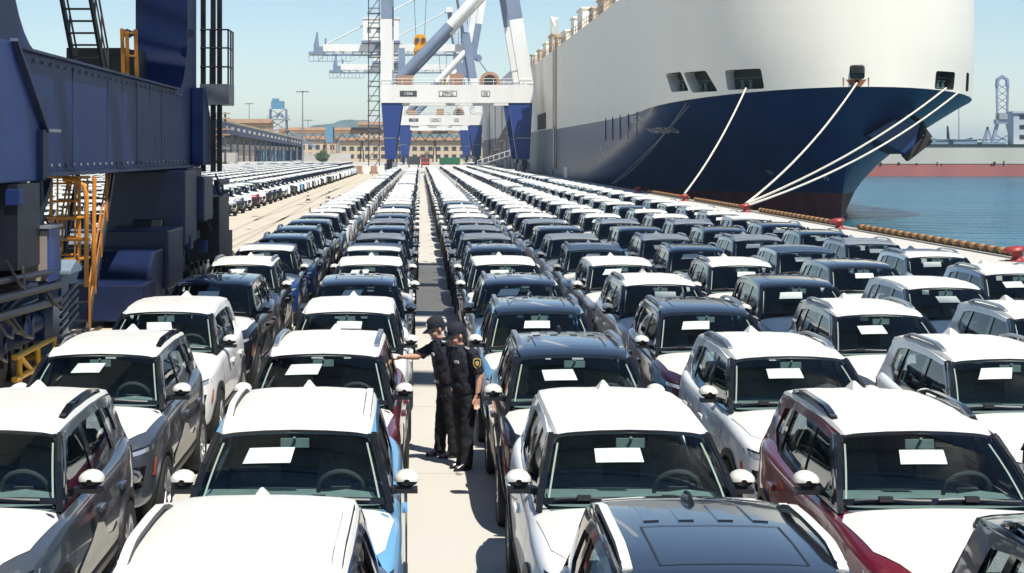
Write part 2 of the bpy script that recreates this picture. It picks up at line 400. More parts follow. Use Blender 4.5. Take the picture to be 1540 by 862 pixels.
def fin_mb():
    b = MB(); y0 = 1.50; z0 = 1.622
    for k, (ya, yb, w_, z) in enumerate([(-.10,.10,.040,0),(-.075,.10,.036,.03),(-.02,.095,.022,.06),(.035,.09,.010,.075)]):
        b.v += [(-w_,y0+yb,z0+z),(-w_*.5,y0+ya,z0+z),(w_*.5,y0+ya,z0+z),(w_,y0+yb,z0+z)]
    for k in range(3):
        for j in range(4): b.f.append((k*4+j,k*4+(j+1)%4,k*4+4+(j+1)%4,k*4+4+j)); b.mi.append(0)
    b.f.append((12,13,14,15)); b.mi.append(0); return b
def rail_mb(s):
    b = MB(); pts = []
    for t in range(11):
        y = -.02 + 1.50*t/10; e = min(1, min(t, 10-t)/1.6)
        p = roofpt(y, s*.90, zoff(.90)); pts.append(p + Vector((0,0,-.005+.055*e)))
    rows = [[p+Vector((-.030,0,-.012)), p+Vector((-.026,0,.014)), p+Vector((.026,0,.014)), p+Vector((.030,0,-.012)), p+Vector((-.030,0,-.012))] for p in pts]
    b.grid(rows)
    for i in range(len(b.f)):
        b.mi[i] = 0 if i % 4 == 1 else 1
    b.f.append((0,1,2,3)); b.mi.append(0); k = len(pts)*5-5; b.f.append((k,k+1,k+2,k+3)); b.mi.append(0)
    for t in (0.6, 9.4):
        y = -.02+1.5*t/10; p = roofpt(y, s*.90, zoff(.90)); b.box(p.x-.025, p.x+.025, y-.05, y+.05, p.z-.01, p.z+.03)
    return b
def sunroof_seam_mb():
    b = MB()
    for y in (.0, .78):
        for u0, u1 in ((-.62,.62),):
            pts = [roofpt(y, u0+(u1-u0)*i/8, zoff(u0+(u1-u0)*i/8)+.003) for i in range(9)]
            b.grid([[p+Vector((0,-.006,0)) for p in pts],[p+Vector((0,.006,0)) for p in pts]])
    for u in (-.62,.62):
        pts = [roofpt(.78*i/5, u, zoff(u)+.003) for i in range(6)]
        b.grid([[p+Vector((-.006,0,0)) for p in pts],[p+Vector((.006,0,0)) for p in pts]])
    return b
def rib_mb(u):
    b = MB(); b.slab([[roofpt(y, uu, zoff(uu)+.009) for uu in (u-.07, u-.055, u+.055, u+.07)] for y in (.90,1.05,1.2,1.3,1.38)], (0,0,-.012)); return b

# windscreen
def wspt(u, v):
    c = 1-u*u; lo = Vector((u*.745, -.90-.11*c, 1.125+.03*c)); hi = Vector((u*.602, -.335-.045*c, 1.556+.042*c))
    p = lo.lerp(hi, v); return p + Vector((0,-.035,.03))*math.sin(math.pi*v)*.7
def ws_mb():
    b = MB(); us = [-1,-.955,-.7,-.4,0,.4,.7,.955,1]; vs = [0,.085,.3,.55,.8,.955,1]
    b.grid([[wspt(u, v) for u in us] for v in vs], 0, ring=1); return b
def paper_mb(u0, v0, u1, v1, skew=0):
    b = MB(); b.grid([[wspt(u0+(u1-u0)*i/3 + skew*j, v0+(v1-v0)*j/2) + Vector((0,-.006,.008)) for i in range(4)] for j in range(3)]); return b
def wiper_mb(u0, u1):
    b = MB(); pts = [wspt(u0+(u1-u0)*i/5, .035+.012*math.sin(i)) + Vector((0,-.02,.022)) for i in range(6)]
    b.tube(pts, .011, 5); b.box(pts[2].x-.05, pts[2].x+.05, pts[2].y-.03, pts[2].y+.02, pts[2].z-.015, pts[2].z+.02); return b
def apillar_mb(s):
    b = MB(); pts = [wspt(s*.965, v) + Vector((s*.02, .012, .004)) for v in (0,.2,.4,.6,.8,1)]
    rows = [[p+Vector((-s*.012,-.008,.006)), p+Vector((s*.020,-.0,.010)), p+Vector((s*.038,.07,-.01)), p+Vector((-s*.005,.07,-.02)), p+Vector((-s*.012,-.008,.006))] for p in pts]
    b.grid(rows); return b
def trim_mb(s):
    b = MB(); pts = [wspt(s*.91, v) + Vector((0,.05,-.045)) for v in (.10,.3,.5,.7,.92)]
    b.grid([[p+Vector((-.007,0,0)), p+Vector((.007,.0,0))] for p in pts]); return b

FW = [(-.90,1.062),(.22,1.07),(.22,1.535),(-.25,1.505)]; RW = [(.34,1.08),(1.16,1.13),(1.06,1.53),(.34,1.535)]
QW = [(1.27,1.15),(1.58,1.24),(1.46,1.48),(1.16,1.525)]
def frame_mb(s):       # paint: roof side rail and D pillar
    b = MB()
    for q in ([(-.36,1.545),(-.25,1.505),(.3,1.535),(.3,1.60)], [(.3,1.60),(.3,1.535),(1.10,1.53),(1.10,1.60)], [(1.10,1.60),(1.10,1.53),(1.46,1.48),(1.80,1.545)]):
        sidequad(b, s, [q[1],q[2],q[3],q[0]], 0, .05, 3, 2)
    sidequad(b, s, [(1.58,1.20),(2.0,1.06),(1.80,1.545),(1.46,1.48)], 0, .05, 3, 4)
    sidequad(b, s, [(1.16,1.045),(2.0,1.05),(2.0,1.09),(1.58,1.245)], 0, .05, 3, 2)
    return b
def pillar_mb(s):      # black: B, C pillars, sill strip, mirror triangle
    b = MB()
    sidequad(b, s, [(.22,1.03),(.34,1.03),(.34,1.54),(.22,1.54)], -.004, .04)
    sidequad(b, s, [(1.16,1.05),(1.27,1.15),(1.16,1.53),(1.06,1.535)], -.004, .04)
    sidequad(b, s, [(-1.0,1.03),(.22,1.035),(.22,1.072),(-.90,1.064)], -.003, .04, 4, 1)
    sidequad(b, s, [(.34,1.035),(1.16,1.05),(1.16,1.135),(.34,1.085)], -.003, .04, 4, 1)
    sidequad(b, s, [(-1.00,1.035),(-.88,1.062),(-.24,1.505),(-.35,1.56)], .002, .05, 2, 5)
    return b
def win_mb(s, q):
    b = MB(); sidequad(b, s, q, -.016, 0, 3, 4); return b
def tail_frame_mb():
    b = MB()
    lo = [(-.80,2.03,1.06),(.80,2.03,1.06)]; hi = [(-.55,1.985,1.52),(.55,1.985,1.52)]
    def P(u, v): return Vector((u*(.745-.20*v), 2.05-.10*v+.03*(1-u*u), 1.05+.47*v))
    b.slab([[P(u,v) for u in (-1,-.5,0,.5,1)] for v in (0,.22)], (0,-.04,0))
    for u0,u1 in ((-1,-.84),(.84,1)): b.slab([[P(u0,v),P(u1,v)] for v in (.22,.6,.97)], (0,-.04,0))
    b.slab([[P(u,v) for u in (-1,-.5,0,.5,1)] for v in (.93,1.0)], (0,-.04,0))
    return b
def rear_win_mb():
    b = MB()
    def P(u, v): return Vector((u*(.745-.20*v), 2.04-.10*v+.03*(1-u*u), 1.05+.47*v))
    b.grid([[P(u,v) for u in (-.85,-.4,0,.4,.85)] for v in (.21,.6,.94)]); return b

def hoodfilm_mb():
    b = MB(); rows = []
    for j in range(11):
        v = j/10; y = -1.03 - 1.05*v
        hw = .78 - .10*v - .16*max(0, v-.72)/.28 - (.05 if j == 0 else 0)
        rows.append([drop(hw*(i/7-1) if i <= 7 else hw*(i-7)/7, y - .045*(1-((i-7)/7)**2)*(1-v)*.6 , .007) for i in range(15)])
    b.grid(rows); return b
def mirror_parts(s):
    cap = MB(); n = 10; rows = []
    for j in range(7):
        t = math.pi*j/6; rows.append([Vector((s*(.868+.095*math.cos(a)*math.sin(t)**.7), -.40-.08*math.cos(t), 1.215+.062*math.sin(a)*math.sin(t)**.7)) for a in [2*math.pi*i/n for i in range(n+1)]])
    cap.grid(rows)
    arm = MB(); arm.bar((s*.73,-.40,1.13),(s*.90,-.38,1.15),.10,.05); arm.box(s*.868-.085,s*.868+.085,-.46,-.33,1.115,1.15)
    fm = MB(); rows = []
    for j in range(4):
        t = .12+math.pi*.5*j/3; rows.append([Vector((s*(.868+.101*math.cos(a)*math.sin(t)**.7), -.405-.087*math.cos(t), 1.215+.069*math.sin(a)*math.sin(t)**.7)) for a in [-.15+(math.pi+.3)*i/8 for i in range(9)]])
    fm.grid(rows)
    fm.grid([[Vector((s*(.868+.095*math.cos(a)), y, 1.215+.069*math.sin(a))) for a in [-.05+(math.pi+.1)*i/8 for i in range(9)]] for y in (-.41,-.34)])
    return cap, arm, fm
def wheel_parts():
    ty = MB(); ty.lathe([(.225,-.10),(.30,-.112),(.335,-.10),(.345,-.06),(.345,.06),(.335,.10),(.30,.112),(.225,.10),(.225,-.10)], 26, Matrix.Rotation(R(90),4,'Y'), cap=False)
    rim = MB(); Mx = Matrix.Rotation(R(90),4,'Y')
    rim.lathe([(.235,.02),(.235,.095),(.215,.10),(.205,.03)], 24, Mx, 0, cap=False)
    rim.lathe([(.205,.02),(.05,.035),(.0,.035)], 16, Mx, 1)
    for k in range(5):
        for d in (-.17,.17):
            a = 2*math.pi*k/5 + d*.55; a2 = 2*math.pi*k/5 + d*1.25
            rim.bar(Mx @ Vector((.04*math.cos(a),.04*math.sin(a),.075)), Mx @ Vector((.22*math.cos(a2),.22*math.sin(a2),.085)), .030,.035, 0)
    rim.lathe([(.055,.05),(.055,.085),(0,.092)], 10, Mx, 0)
    return ty, rim
def arch_mb(s, yy):
    b = MB(); rows = []
    for i in range(15):
        a = R(-14) + R(208)*i/14
        r0, r1 = .385, .455; y = math.cos(a); z = math.sin(a)
        pts = []
        for r in (r0, r1):
            zz = max(.16, WHR + z*r); p = fromside(s, yy + y*r, max(.30, zz), .018); pts.append(Vector((p.x, yy + y*r, zz)))
        rows.append([pts[0]+Vector((-s*.06,0,0)), pts[0], pts[1], pts[1]+Vector((-s*.03,0,0))])
    b.grid(rows); return b
def sill_mb(s):
    b = MB(); b.grid([[fromside(s, y, z, o) for z, o in ((.29,.004),(.33,.02),(.42,.02),(.44,.004))] for y in np.linspace(-.93,.87,9)]); return b
def doorfilm_mb(s):
    b = MB(); rows = []
    for j in range(8):
        y = -.80+1.62*j/7; top = .60+.22*math.exp(-((y+.1)/.33)**2)+.03*math.sin(j*2.0)
        rows.append([fromside(s, y, .47+(top-.47)*i/4, .009+.004*math.sin(i*2+j*1.7)) for i in range(5)])
    b.grid(rows); return b
def doorseam_mb(s):
    b = MB()
    for y in (-.93, .28, 1.12):
        zs = np.linspace(.46, .99, 8)
        b.grid([[fromside(s, y-.006+.05*max(0,z-.8), z, .003), fromside(s, y+.006+.05*max(0,z-.8), z, .003)] for z in zs])
    return b
def handle_mb(s, y):
    b = MB(); p = fromside(s, y, .885, .02); b.bar(p+Vector((0,-.10,0)), p+Vector((0,.10,.008)), .022, .030); b.tube([p+Vector((-s*.02,-.08,0)),p+Vector((-s*.02,.08,0))], .03, 6); return b

def front_parts():
    out = []
    for s in (-1, 1):
        b = MB(); decal(b, [(s*.52,.795,0),(s*.80,.845,0),(s*.80,.885,0),(s*.50,.832,0)], lambda x,z,_: fromfront(x,z,.010), 8, 2); out.append(('running_light', b, [LAMP], None))
        b = MB(); decal(b, [(s*.505,.835,0),(s*.81,.888,0),(s*.81,.905,0),(s*.50,.85,0)], lambda x,z,_: fromfront(x,z,.009), 8, 1); out.append(('chrome_strip', b, [GLOSSB], None))
        b = MB(); decal(b, [(s*.50,.45,0),(s*.735,.52,0),(s*.765,.715,0),(s*.53,.715,0)], lambda x,z,_: fromfront(x,z,.012), 6, 5)
        hp = ('headlight', b, [GLOSSB], None); out.append(hp)
        l = MB(); p = fromfront(s*.655,.635,.015)
        l.lathe([(.085,0),(.085,.02),(.060,.026),(.052,.012),(0,.012)], 8, Matrix.Translation(p) @ Matrix.Rotation(R(90),4,'X') @ Matrix.Diagonal((1.15,.8,1,1)), 0, mis=[0,0,0,1])
        out.append(('lens', l, [CHROME, LAMP], 'headlight'))
        f = MB(); p = fromfront(s*.645,.515,.013); 
        for k in range(2): f.box(p.x-.03-.04*k*s, p.x+.0-.04*k*s, p.y-.01, p.y+.02, .50-.02*k, .535-.02*k)
        out.append(('fog_lamp', f, [LAMP], 'headlight'))
        b = MB(); decal(b, [(-1.93*1.0,.60,0),(-1.86,.60,0),(-1.80,.76,0),(-1.845,.76,0)], lambda y,z,_: fromside(s,y,z,.010), 2, 4); out.append(('side_marker', b, [MARK], None))
        b = MB(); decal(b, [(s*.48,.96,0),(s*.74,.93,0),(s*.74,1.07,0),(s*.52,1.07,0)], lambda x,z,_: fromfront(x,z,.012,1), 6, 3)
        for yy in (0,):
            decal(b, [(1.84,.96,0),(2.06,.93,0),(2.05,1.07,0),(1.86,1.07,0)], lambda y,z,_: fromside(s,y,z,.012), 5, 3)
        out.append(('taillight', b, [TAIL], None))
    b = MB(); decal(b, [(-.50,.70,0),(.50,.70,0),(.47,.765,0),(-.47,.765,0)], lambda x,z,_: fromfront(x,z,.010), 10, 2); out.append(('upper_grille', b, [GLOSSB], None))
    b = MB(); decal(b, [(-.44,.43,0),(.44,.43,0),(.50,.665,0),(-.50,.665,0)], lambda x,z,_: fromfront(x,z,.010), 10, 4)
    for k in range(5): decal(b, [(-.45,.46+.042*k,0),(.45,.46+.042*k,0),(.45,.472+.042*k,0),(-.45,.472+.042*k,0)], lambda x,z,_: fromfront(x,z,.022), 10, 1, 1)
    out.append(('lower_grille', b, [GLOSSB, CHROME], None))
    b = MB(); decal(b, [(-.50,.675,0),(.50,.675,0),(.51,.695,0),(-.51,.695,0)], lambda x,z,_: fromfront(x,z,.020), 10, 1); out.append(('grille_bar', b, [CHROME], None))
    b = MB(); decal(b, [(-.62,.335,0),(.62,.335,0),(.68,.43,0),(-.68,.43,0)], lambda x,z,_: fromfront(x,z,.016), 12, 3); out.append(('front_bumper', b, [TRIM], None))
    b = MB(); decal(b, [(-.36,.345,0),(.36,.345,0),(.40,.40,0),(-.40,.40,0)], lambda x,z,_: fromfront(x,z,.026), 8, 2); out.append(('skid_plate', b, [CHROME], None))
    return out
def seat_mb(x):
    b = MB()
    b.bar((x,.18,1.0),(x,.32,1.33),.46,.13,0,.36,.10); b.bar((x,.33,1.34),(x,.36,1.50),.25,.09,0,.20,.07)
    return b
def rear_seat_mb():
    b = MB(); b.bar((0,1.05,1.0),(0,1.18,1.33),1.2,.13)
    for x in (-.38,0,.38): b.bar((x,1.17,1.34),(x,1.20,1.44),.24,.08)
    return b
def dash_mb():
    b = MB(); us = [-1,-.6,-.2,.2,.6,1]
    b.grid([[Vector((u*.66, -.88-.08*(1-u*u), 1.10)) for u in us],[Vector((u*.68,-.74,1.135)) for u in us],[Vector((u*.68,-.60,1.145+(.035 if .25<u<.9 else 0))) for u in us],[Vector((u*.68,-.52,1.08)) for u in us]]); return b
def steer_mb():
    b = MB(); M_ = Matrix.Translation((.36,-.42,1.14)) @ Matrix.Rotation(R(-62),4,'X')
    pts = [M_ @ Vector((.18*math.cos(a),.18*math.sin(a),0)) for a in [2*math.pi*i/18 for i in range(19)]]
    b.tube(pts, .017, 6); b.box(-.075,.075,-.05,.05,-.03,.01,0,M_); b.box(-.17,.17,-.012,.012,-.01,.005,0,M_); return b
def mirror_in_mb():
    b = MB(); p = wspt(0,.86)+Vector((0,.07,-.045)); b.box(-.11,.11,p.y-.012,p.y+.012,p.z-.035,p.z+.035); b.tube([p, p+Vector((0,-.05,.05))], .012, 5); return b

DARKIN = mat('seat_fabric', (0.12,0.13,0.13), 0.9, var=0.3, vscale=20)
def SM(name, mb, mats, smooth=40): return mb.mesh(name, mats, smooth)
CAR0 = []   # (name, mesh, is_paint, parent_name, keys)
def addp(name, mb, mats, paint=False, parent=None, need=None, smooth=40, loc=None, rz=0):
    me = mb if isinstance(mb, bpy.types.Mesh) else SM(name, mb, mats, smooth)
    CAR0.append((name, me, paint, parent, need, loc, rz))
addp('body', BODY0, None, True)
addp('roof', roof_mb(), [PAINT['white']], True, need='paintroof')
addp('roof', roof_mb(), [ROOFB], False, need='blackroof')
addp('roof_film', film_mb(True), [FILM], parent='roof', need='film_plain')
addp('roof_film', film_mb(False), [FILM], parent='roof', need='film_rails')
addp('antenna_film', tent_mb(), [FILM], parent='roof', need='film', smooth=10)
addp('antenna', fin_mb(), [GLOSSB], parent='roof', need='blackroof')
addp('sunroof_seam', sunroof_seam_mb(), [TRIM], parent='roof', need='blackroof')
for _u in (-.5,-.18,.18,.5): addp('roof_rib', rib_mb(_u), [ROOFB], parent='roof', need='blackroof')
for _s in (-1, 1):
    addp('roof_rail', rail_mb(_s), [GLOSSB, GLOSSB], need='rails_black'); addp('roof_rail', rail_mb(_s), [CHROME, CHROME], need='rails_silver'); addp('roof_rail', rail_mb(_s), [FILM, TRIM], need='rails_film')
    addp('roof_side_frame', frame_mb(_s), [PAINT['white']], True)
    addp('window_pillars', pillar_mb(_s), [GLOSSB]); addp('front_pillar', apillar_mb(_s), [GLOSSB]); addp('interior_trim', trim_mb(_s), [INTERL])
    addp('front_side_window', win_mb(_s, FW), [SGLASS]); addp('rear_side_window', win_mb(_s, RW), [SGLASS]); addp('quarter_window', win_mb(_s, QW), [SGLASS])
    cap, arm, fm = mirror_parts(_s)
    addp('side_mirror', cap, [TRIM]); addp('mirror_arm', arm, [TRIM], parent='side_mirror'); addp('mirror_film', fm, [FILM], parent='side_mirror')
    addp('sill_cladding', sill_mb(_s), [TRIM]); addp('door_film', doorfilm_mb(_s), [CREAM], need='doorfilm'); addp('door_seam', doorseam_mb(_s), [TRIM])
    for _y in (.10, 1.0): addp('door_handle', handle_mb(_s, _y), [PAINT['white']], True)
    for _y in WHY: addp('wheel_arch', arch_mb(_s, _y), [TRIM])
addp('tail_frame', tail_frame_mb(), [PAINT['white']], True); addp('rear_window', rear_win_mb(), [SGLASS])
addp('windscreen', ws_mb(), [WGLASS, GLOSSB])
for a_ in ((-.85,-.12),(-.05,.80)): addp('wiper', wiper_mb(*a_), [TRIM])
addp('hood_film', hoodfilm_mb(), [FILM], need='hoodfilm')
addp('dashboard', dash_mb(), [INTER]); addp('steering_wheel', steer_mb(), [mat('steering_leather', (0.05,0.055,0.06), 0.35)])
for _x in (-.36,.36): addp('seat', seat_mb(_x), [DARKIN])
addp('rear_seat', rear_seat_mb(), [DARKIN]); addp('interior_mirror', mirror_in_mb(), [INTER])
for nm, b_, ms_, par in front_parts(): addp(nm, b_, ms_, parent=par)
TYM, RIM = wheel_parts(); TYME = SM('tyre', TYM, [TYRE]); RIME = SM('rim', RIM, [ALLOY, TRIM])
PAPERS = [SM('paper_sheet', paper_mb(*a), [PAPER]) for a in ((-.56,.50,-.02,.72,.02),(-.44,.51,.10,.71,-.01),(-.34,.50,.18,.70,.01),(-.58,.53,-.06,.75,.03),(-.22,.50,.30,.70,.015),(-.50,.44,.0,.66,-.03),(-.62,.56,-.12,.79,.045),(-.30,.46,.20,.67,-.025),(-.40,.57,.06,.77,.035))]

# painted variants share everything but the paint slot
_pc = {}
def painted(me, key):
    if key == 'white': return me
    k = (me.name, key)
    if k not in _pc:
        c = me.copy(); c.materials[0] = PAINT[key]; _pc[k] = c
    return _pc[k]

# middle distance: the same shapes merged into fewer parts
def merge_meshes(name, items, mats):
    v = []; f = []; mi = []
    for me, mm in items:
        b = len(v); v += [tuple(x.co) for x in me.vertices]
        for p in me.polygons: f.append(tuple(b+i for i in p.vertices)); mi.append(mm[p.material_index] if isinstance(mm, (list,tuple)) else mm)
    b = MB(); b.v = v; b.f = f; b.mi = mi
    me = bpy.data.meshes.new(name); me.from_pydata(v, [], f)
    for m in mats: me.materials.append(m)
    me.polygons.foreach_set('material_index', mi); me.update(); me.shade_smooth(); me.set_sharp_from_angle(angle=R(40)); return me
def pick(*names): return [e for e in CAR0 if e[0] in names]
BODY1 = body_mesh(1, False)
_wh = MB()
for _y in WHY:
    for _s in (-1,1):
        _wh.lathe([(0.0,-.1),(.345,-.10),(.345,.10),(.23,.12),(.21,.09)], 16, Matrix.Translation((_s*.775,_y,.345)) @ Matrix.Rotation(R(90)*_s,4,'Y'), 1)
        _wh.lathe([(.20,.095),(0,.10)], 12, Matrix.Translation((_s*.775,_y,.345)) @ Matrix.Rotation(R(90)*_s,4,'Y'), 2)
WH1 = _wh.mesh('wheels', [PAINT['white'], TRIM, ALLOY])
BODY1 = merge_meshes('body', [(BODY1, [0,1,1])] + [(e[1], 0) for e in pick('roof_side_frame')] + [(WH1, [0,1,2])] + [(e[1],1) for e in pick('wheel_arch','window_pillars','lower_grille','headlight','front_bumper','mirror_arm')], [PAINT['white'], TRIM, ALLOY])
SIDEW1 = [merge_meshes('side_window', [(e[1],0) for e in CAR0 if e[0] in ('front_side_window','rear_side_window','quarter_window') and (e[1].vertices[0].co.x*_s > 0)], [SGLASS]) for _s in (-1,1)]
WS1 = [e for e in CAR0 if e[0]=='windscreen'][0][1]
SEAT1 = merge_meshes('seats', [(e[1],0) for e in pick('seat','rear_seat','dashboard','steering_wheel')], [DARKIN])
def one(name, need=None): return [e[1] for e in CAR0 if e[0]==name and e[4]==need]
ROOFP, ROOFK = one('roof','paintroof')[0], one('roof','blackroof')[0]
FILMW, FILMR, TENT, FIN = one('roof_film','film_plain')[0], one('roof_film','film_rails')[0], one('antenna_film','film')[0], one('antenna','blackroof')[0]
HOODF = one('hood_film','hoodfilm')[0]; MIRF = one('mirror_film'); APIL = one('front_pillar')
RAILB, RAILS = one('roof_rail','rails_black'), one('roof_rail','rails_silver')

# far away: one small mesh per car (for the mass of cars)
def far_car():
    b = MB(); rows = []
    for y, w_, zs, zc, zb in (ST[0], ST[2], ST[5], ST[7], ST[11], ST[13], ST[15]):
        rows.append([Vector(p) for p in ((-.95*w_,y,zb),(-w_,y,zb+.6*(zs-zb)),(-.92*w_,y,zs),(0,y,zc),(.92*w_,y,zs),(w_,y,zb+.6*(zs-zb)),(.95*w_,y,zb))])
    k = len(rows)
    b.grid(rows, 0); b.add(rows[0], [tuple(range(7))], 1); b.add(rows[-1], [tuple(reversed(range(7)))], 0)
    for i in range(len(b.f)):
        c = sum((Vector(b.v[j]) for j in b.f[i]), Vector())/len(b.f[i])
        if c.y < -1.0 and c.z > .92: b.mi[i] = 2
    base = [(-.84,-1.0,1.04),(.84,-1.0,1.04),(.84,2.05,1.08),(-.84,2.05,1.08)]; top = [(-.60,-.33,1.57),(.60,-.33,1.57),(.56,1.95,1.54),(-.56,1.95,1.54)]
    b.add(base+top, [(0,1,5,4)], 3); b.add(base+top, [(1,2,6,5),(3,0,4,7)], 3); b.add(base+top, [(2,3,7,6)], 3)
    b.add([Vector(p) for p in top]+[Vector((-.6,.6,1.63)),Vector((.6,.6,1.63)),Vector((0,-.33,1.6)),Vector((0,.6,1.68)),Vector((0,1.95,1.58))], [(0,6,7,4),(6,1,5,7),(4,7,8,3),(7,5,2,8)], 4)
    for s in (-1,1):
        for y in WHY: b.box(s*.78-.1, s*.78+.1, y-.33, y+.33, 0.0, .62, 1)
        b.box(s*.90-.10, s*.90+.10, -.53,-.40,1.08,1.27,2)
    return b
FARCAR = far_car()
# ---------------------------------------------------------------- parking the cars
# roof: film / black ; rails: None, black, silver, film ; colours by hand for the nearest ones, at random beyond
ROWX = {'L2': -3.42, 'L1': -1.00, 'R1': 1.65, 'R2': 3.90, 'R3': 6.14, 'R4': 8.40, 'R5': 10.72}
PHASE = {'L2': 13.05, 'L1': 13.05, 'R1': 13.05, 'R2': 13.00, 'R3': 12.75, 'R4': 12.35, 'R5': 15.35}
PITCH = 4.71
BYHAND = {
 'R1': {-1:('navy','black','film'),0:('white','film',None),1:('black','black','silver'),2:('blue','black','silver'),3:('white','black','silver'),4:('black','film',None),5:('silver','black','silver'),6:('white','film','silver'),7:('white','film','silver'),8:('white','film',None)},
 'L1': {-1:('navy','film','film'),0:('blue','film','film'),1:('red','film','silver'),2:('white','film',None),3:('black','black',None),4:('white','film',None),5:('grey','film','silver'),6:('grey','film','silver'),7:('black','black','silver'),8:('navy','film','silver'),9:('black','black','silver')},
 'L2': {0:('grey','film','black'),1:('grey','film','black'),2:('white','film',None),3:('black','black',None),4:('black','film','silver'),5:('deep','film',None),6:('deep','black','silver'),7:('silver','black','silver'),8:('black','black',None),9:('blue','film',None),10:('white','film',None)},
 'R2': {-1:('navy','black','black'),0:('red','film','black'),1:('white','film','silver'),2:('plum','black','silver'),3:('silver','film','silver'),4:('silver','film',None),5:('silver','film','silver'),6:('white','film',None),7:('black','black',None),8:('white','film',None)},
 'R3': {-1:('white','film',None),0:('navy','film','silver'),1:('white','film','silver'),2:('grey','film','silver'),3:('black','black',None),4:('grey','film','silver'),5:('black','black','silver'),6:('grey','film','silver'),7:('navy','black',None)},
 'R4': {0:('white','film',None),1:('black','film',None),2:('white','film','silver'),3:('white','film',None),4:('black','black',None),5:('silver','film',None),6:('grey','film','silver'),7:('navy','black','silver')},
 'R5': {0:('white','film','silver'),1:('white','film','silver'),2:('white','film','black'),3:('deep','film','silver'),4:('silver','film','silver'),5:('white','film','silver'),6:('black','black','silver'),7:('black','black','silver'),8:('navy','film',None)},
}
ORD = ['first','second','third','fourth','fifth','sixth','seventh','eighth','ninth','tenth','eleventh','twelfth','thirteenth','fourteenth','fifteenth','sixteenth','seventeenth','eighteenth','nineteenth','twentieth']
TENS = {20:'twenty',30:'thirty',40:'forty',50:'fifty',60:'sixty',70:'seventy',80:'eighty'}
def ordinal(n):     # 1-based
    if n <= 20: return ORD[n-1]
    if n % 10 == 0: return {30:'thirtieth',40:'fortieth',50:'fiftieth',60:'sixtieth',70:'seventieth',80:'eightieth'}[n]
    return TENS[n//10*10] + '-' + ORD[n%10-1]
ROWNAME = {'L2':'in the row beside the tan lane','L1':'in the row just left of the aisle','R1':'in the row just right of the aisle','R2':'in the second row right of the aisle','R3':'in the third row right of the aisle','R4':'in the fourth row right of the aisle','R5':'in the outermost row towards the ship'}
COLN = {'white':'white','grey':'slate grey','black':'black','navy':'dark navy','red':'wine red','plum':'dark plum','blue':'light blue','deep':'deep blue','silver':'silver'}
rng = random.Random(11)
def rand_spec(far=False):
    c = rng.choices(['white','grey','black','silver','navy','red','blue','deep'], [52,12,9,12,4,4,4,3])[0]
    roof = 'film' if rng.random() < (.93 if far else .85) else 'black'
    return (c, roof, rng.choice([None,'silver','silver','black'] if roof == 'film' else [None,'silver']))
SLOTS = []   # (distance, x, y, rz, row, index, spec, rowlabel)
for row, x in ROWX.items():
    k = -1 if row in ('R1','L1','R2') else 0
    last = 272 if row[0] == 'R' else 235
    first = True; n = 0
    while True:
        y = PHASE[row] + PITCH*k
        if y > last: break
        px = 770 + 0*x; e_ = 632 + (x - math.copysign(.9, x))*2450/(y+2.2); vis = -5 < e_ < 1545 or abs(x) < 2
        if vis:
            n += 1
            spec = BYHAND.get(row, {}).get(k) or rand_spec(True)
            yy = y + rng.uniform(-.10,.10) if k > 0 else y
            if row == 'R2' and k == -1: yy -= .42
            lab = f"{COLN[spec[0]]} SUV with {'black' if spec[1]=='black' else 'white-filmed'} roof, {ordinal(n)} nearest {ROWNAME[row]}"
            SLOTS.append((math.hypot(x, yy), x + rng.uniform(-.04,.04), yy, R(rng.uniform(-1.1,1.1)), row, k, spec, lab, 'right'))
        k += 1
# far left yard: columns of cars turned a little towards the lane
for col in range(22):
    x = -12.1 - 2.42*col; n = 0
    for k in range(76):
        y = 57 + 4.55*k + (col*1.3) % 4.5
        if y > 395 or (x < -42 and y > 325): break
        if col < 2 and y > 285: break
        px = 632 + (x+1.2)*2450/y
        if px < -20: continue
        if px < 60 and y < 60: continue
        spec = rand_spec(True)
        n += 1
        rowl = 'nearest the lane' if col == 0 else f"{ordinal(col+1)} from the lane"
        lab = f"{COLN[spec[0]]} SUV, {ordinal(n)} nearest in the left yard column {rowl}"
        SLOTS.append((math.hypot(x, y), x + rng.uniform(-.06,.06), y + rng.uniform(-.12,.12), R(14 + rng.uniform(-1.5,1.5)), 'Y%d' % col, k, spec, lab, 'left'))
SLOTS.sort(key=lambda t: t[0])
NEAR, FARN = 46.0, 298
MASS = MB()
GROUPS = {'right':'cars parked nose to tail on the quay','left':'cars parked in the left yard'}
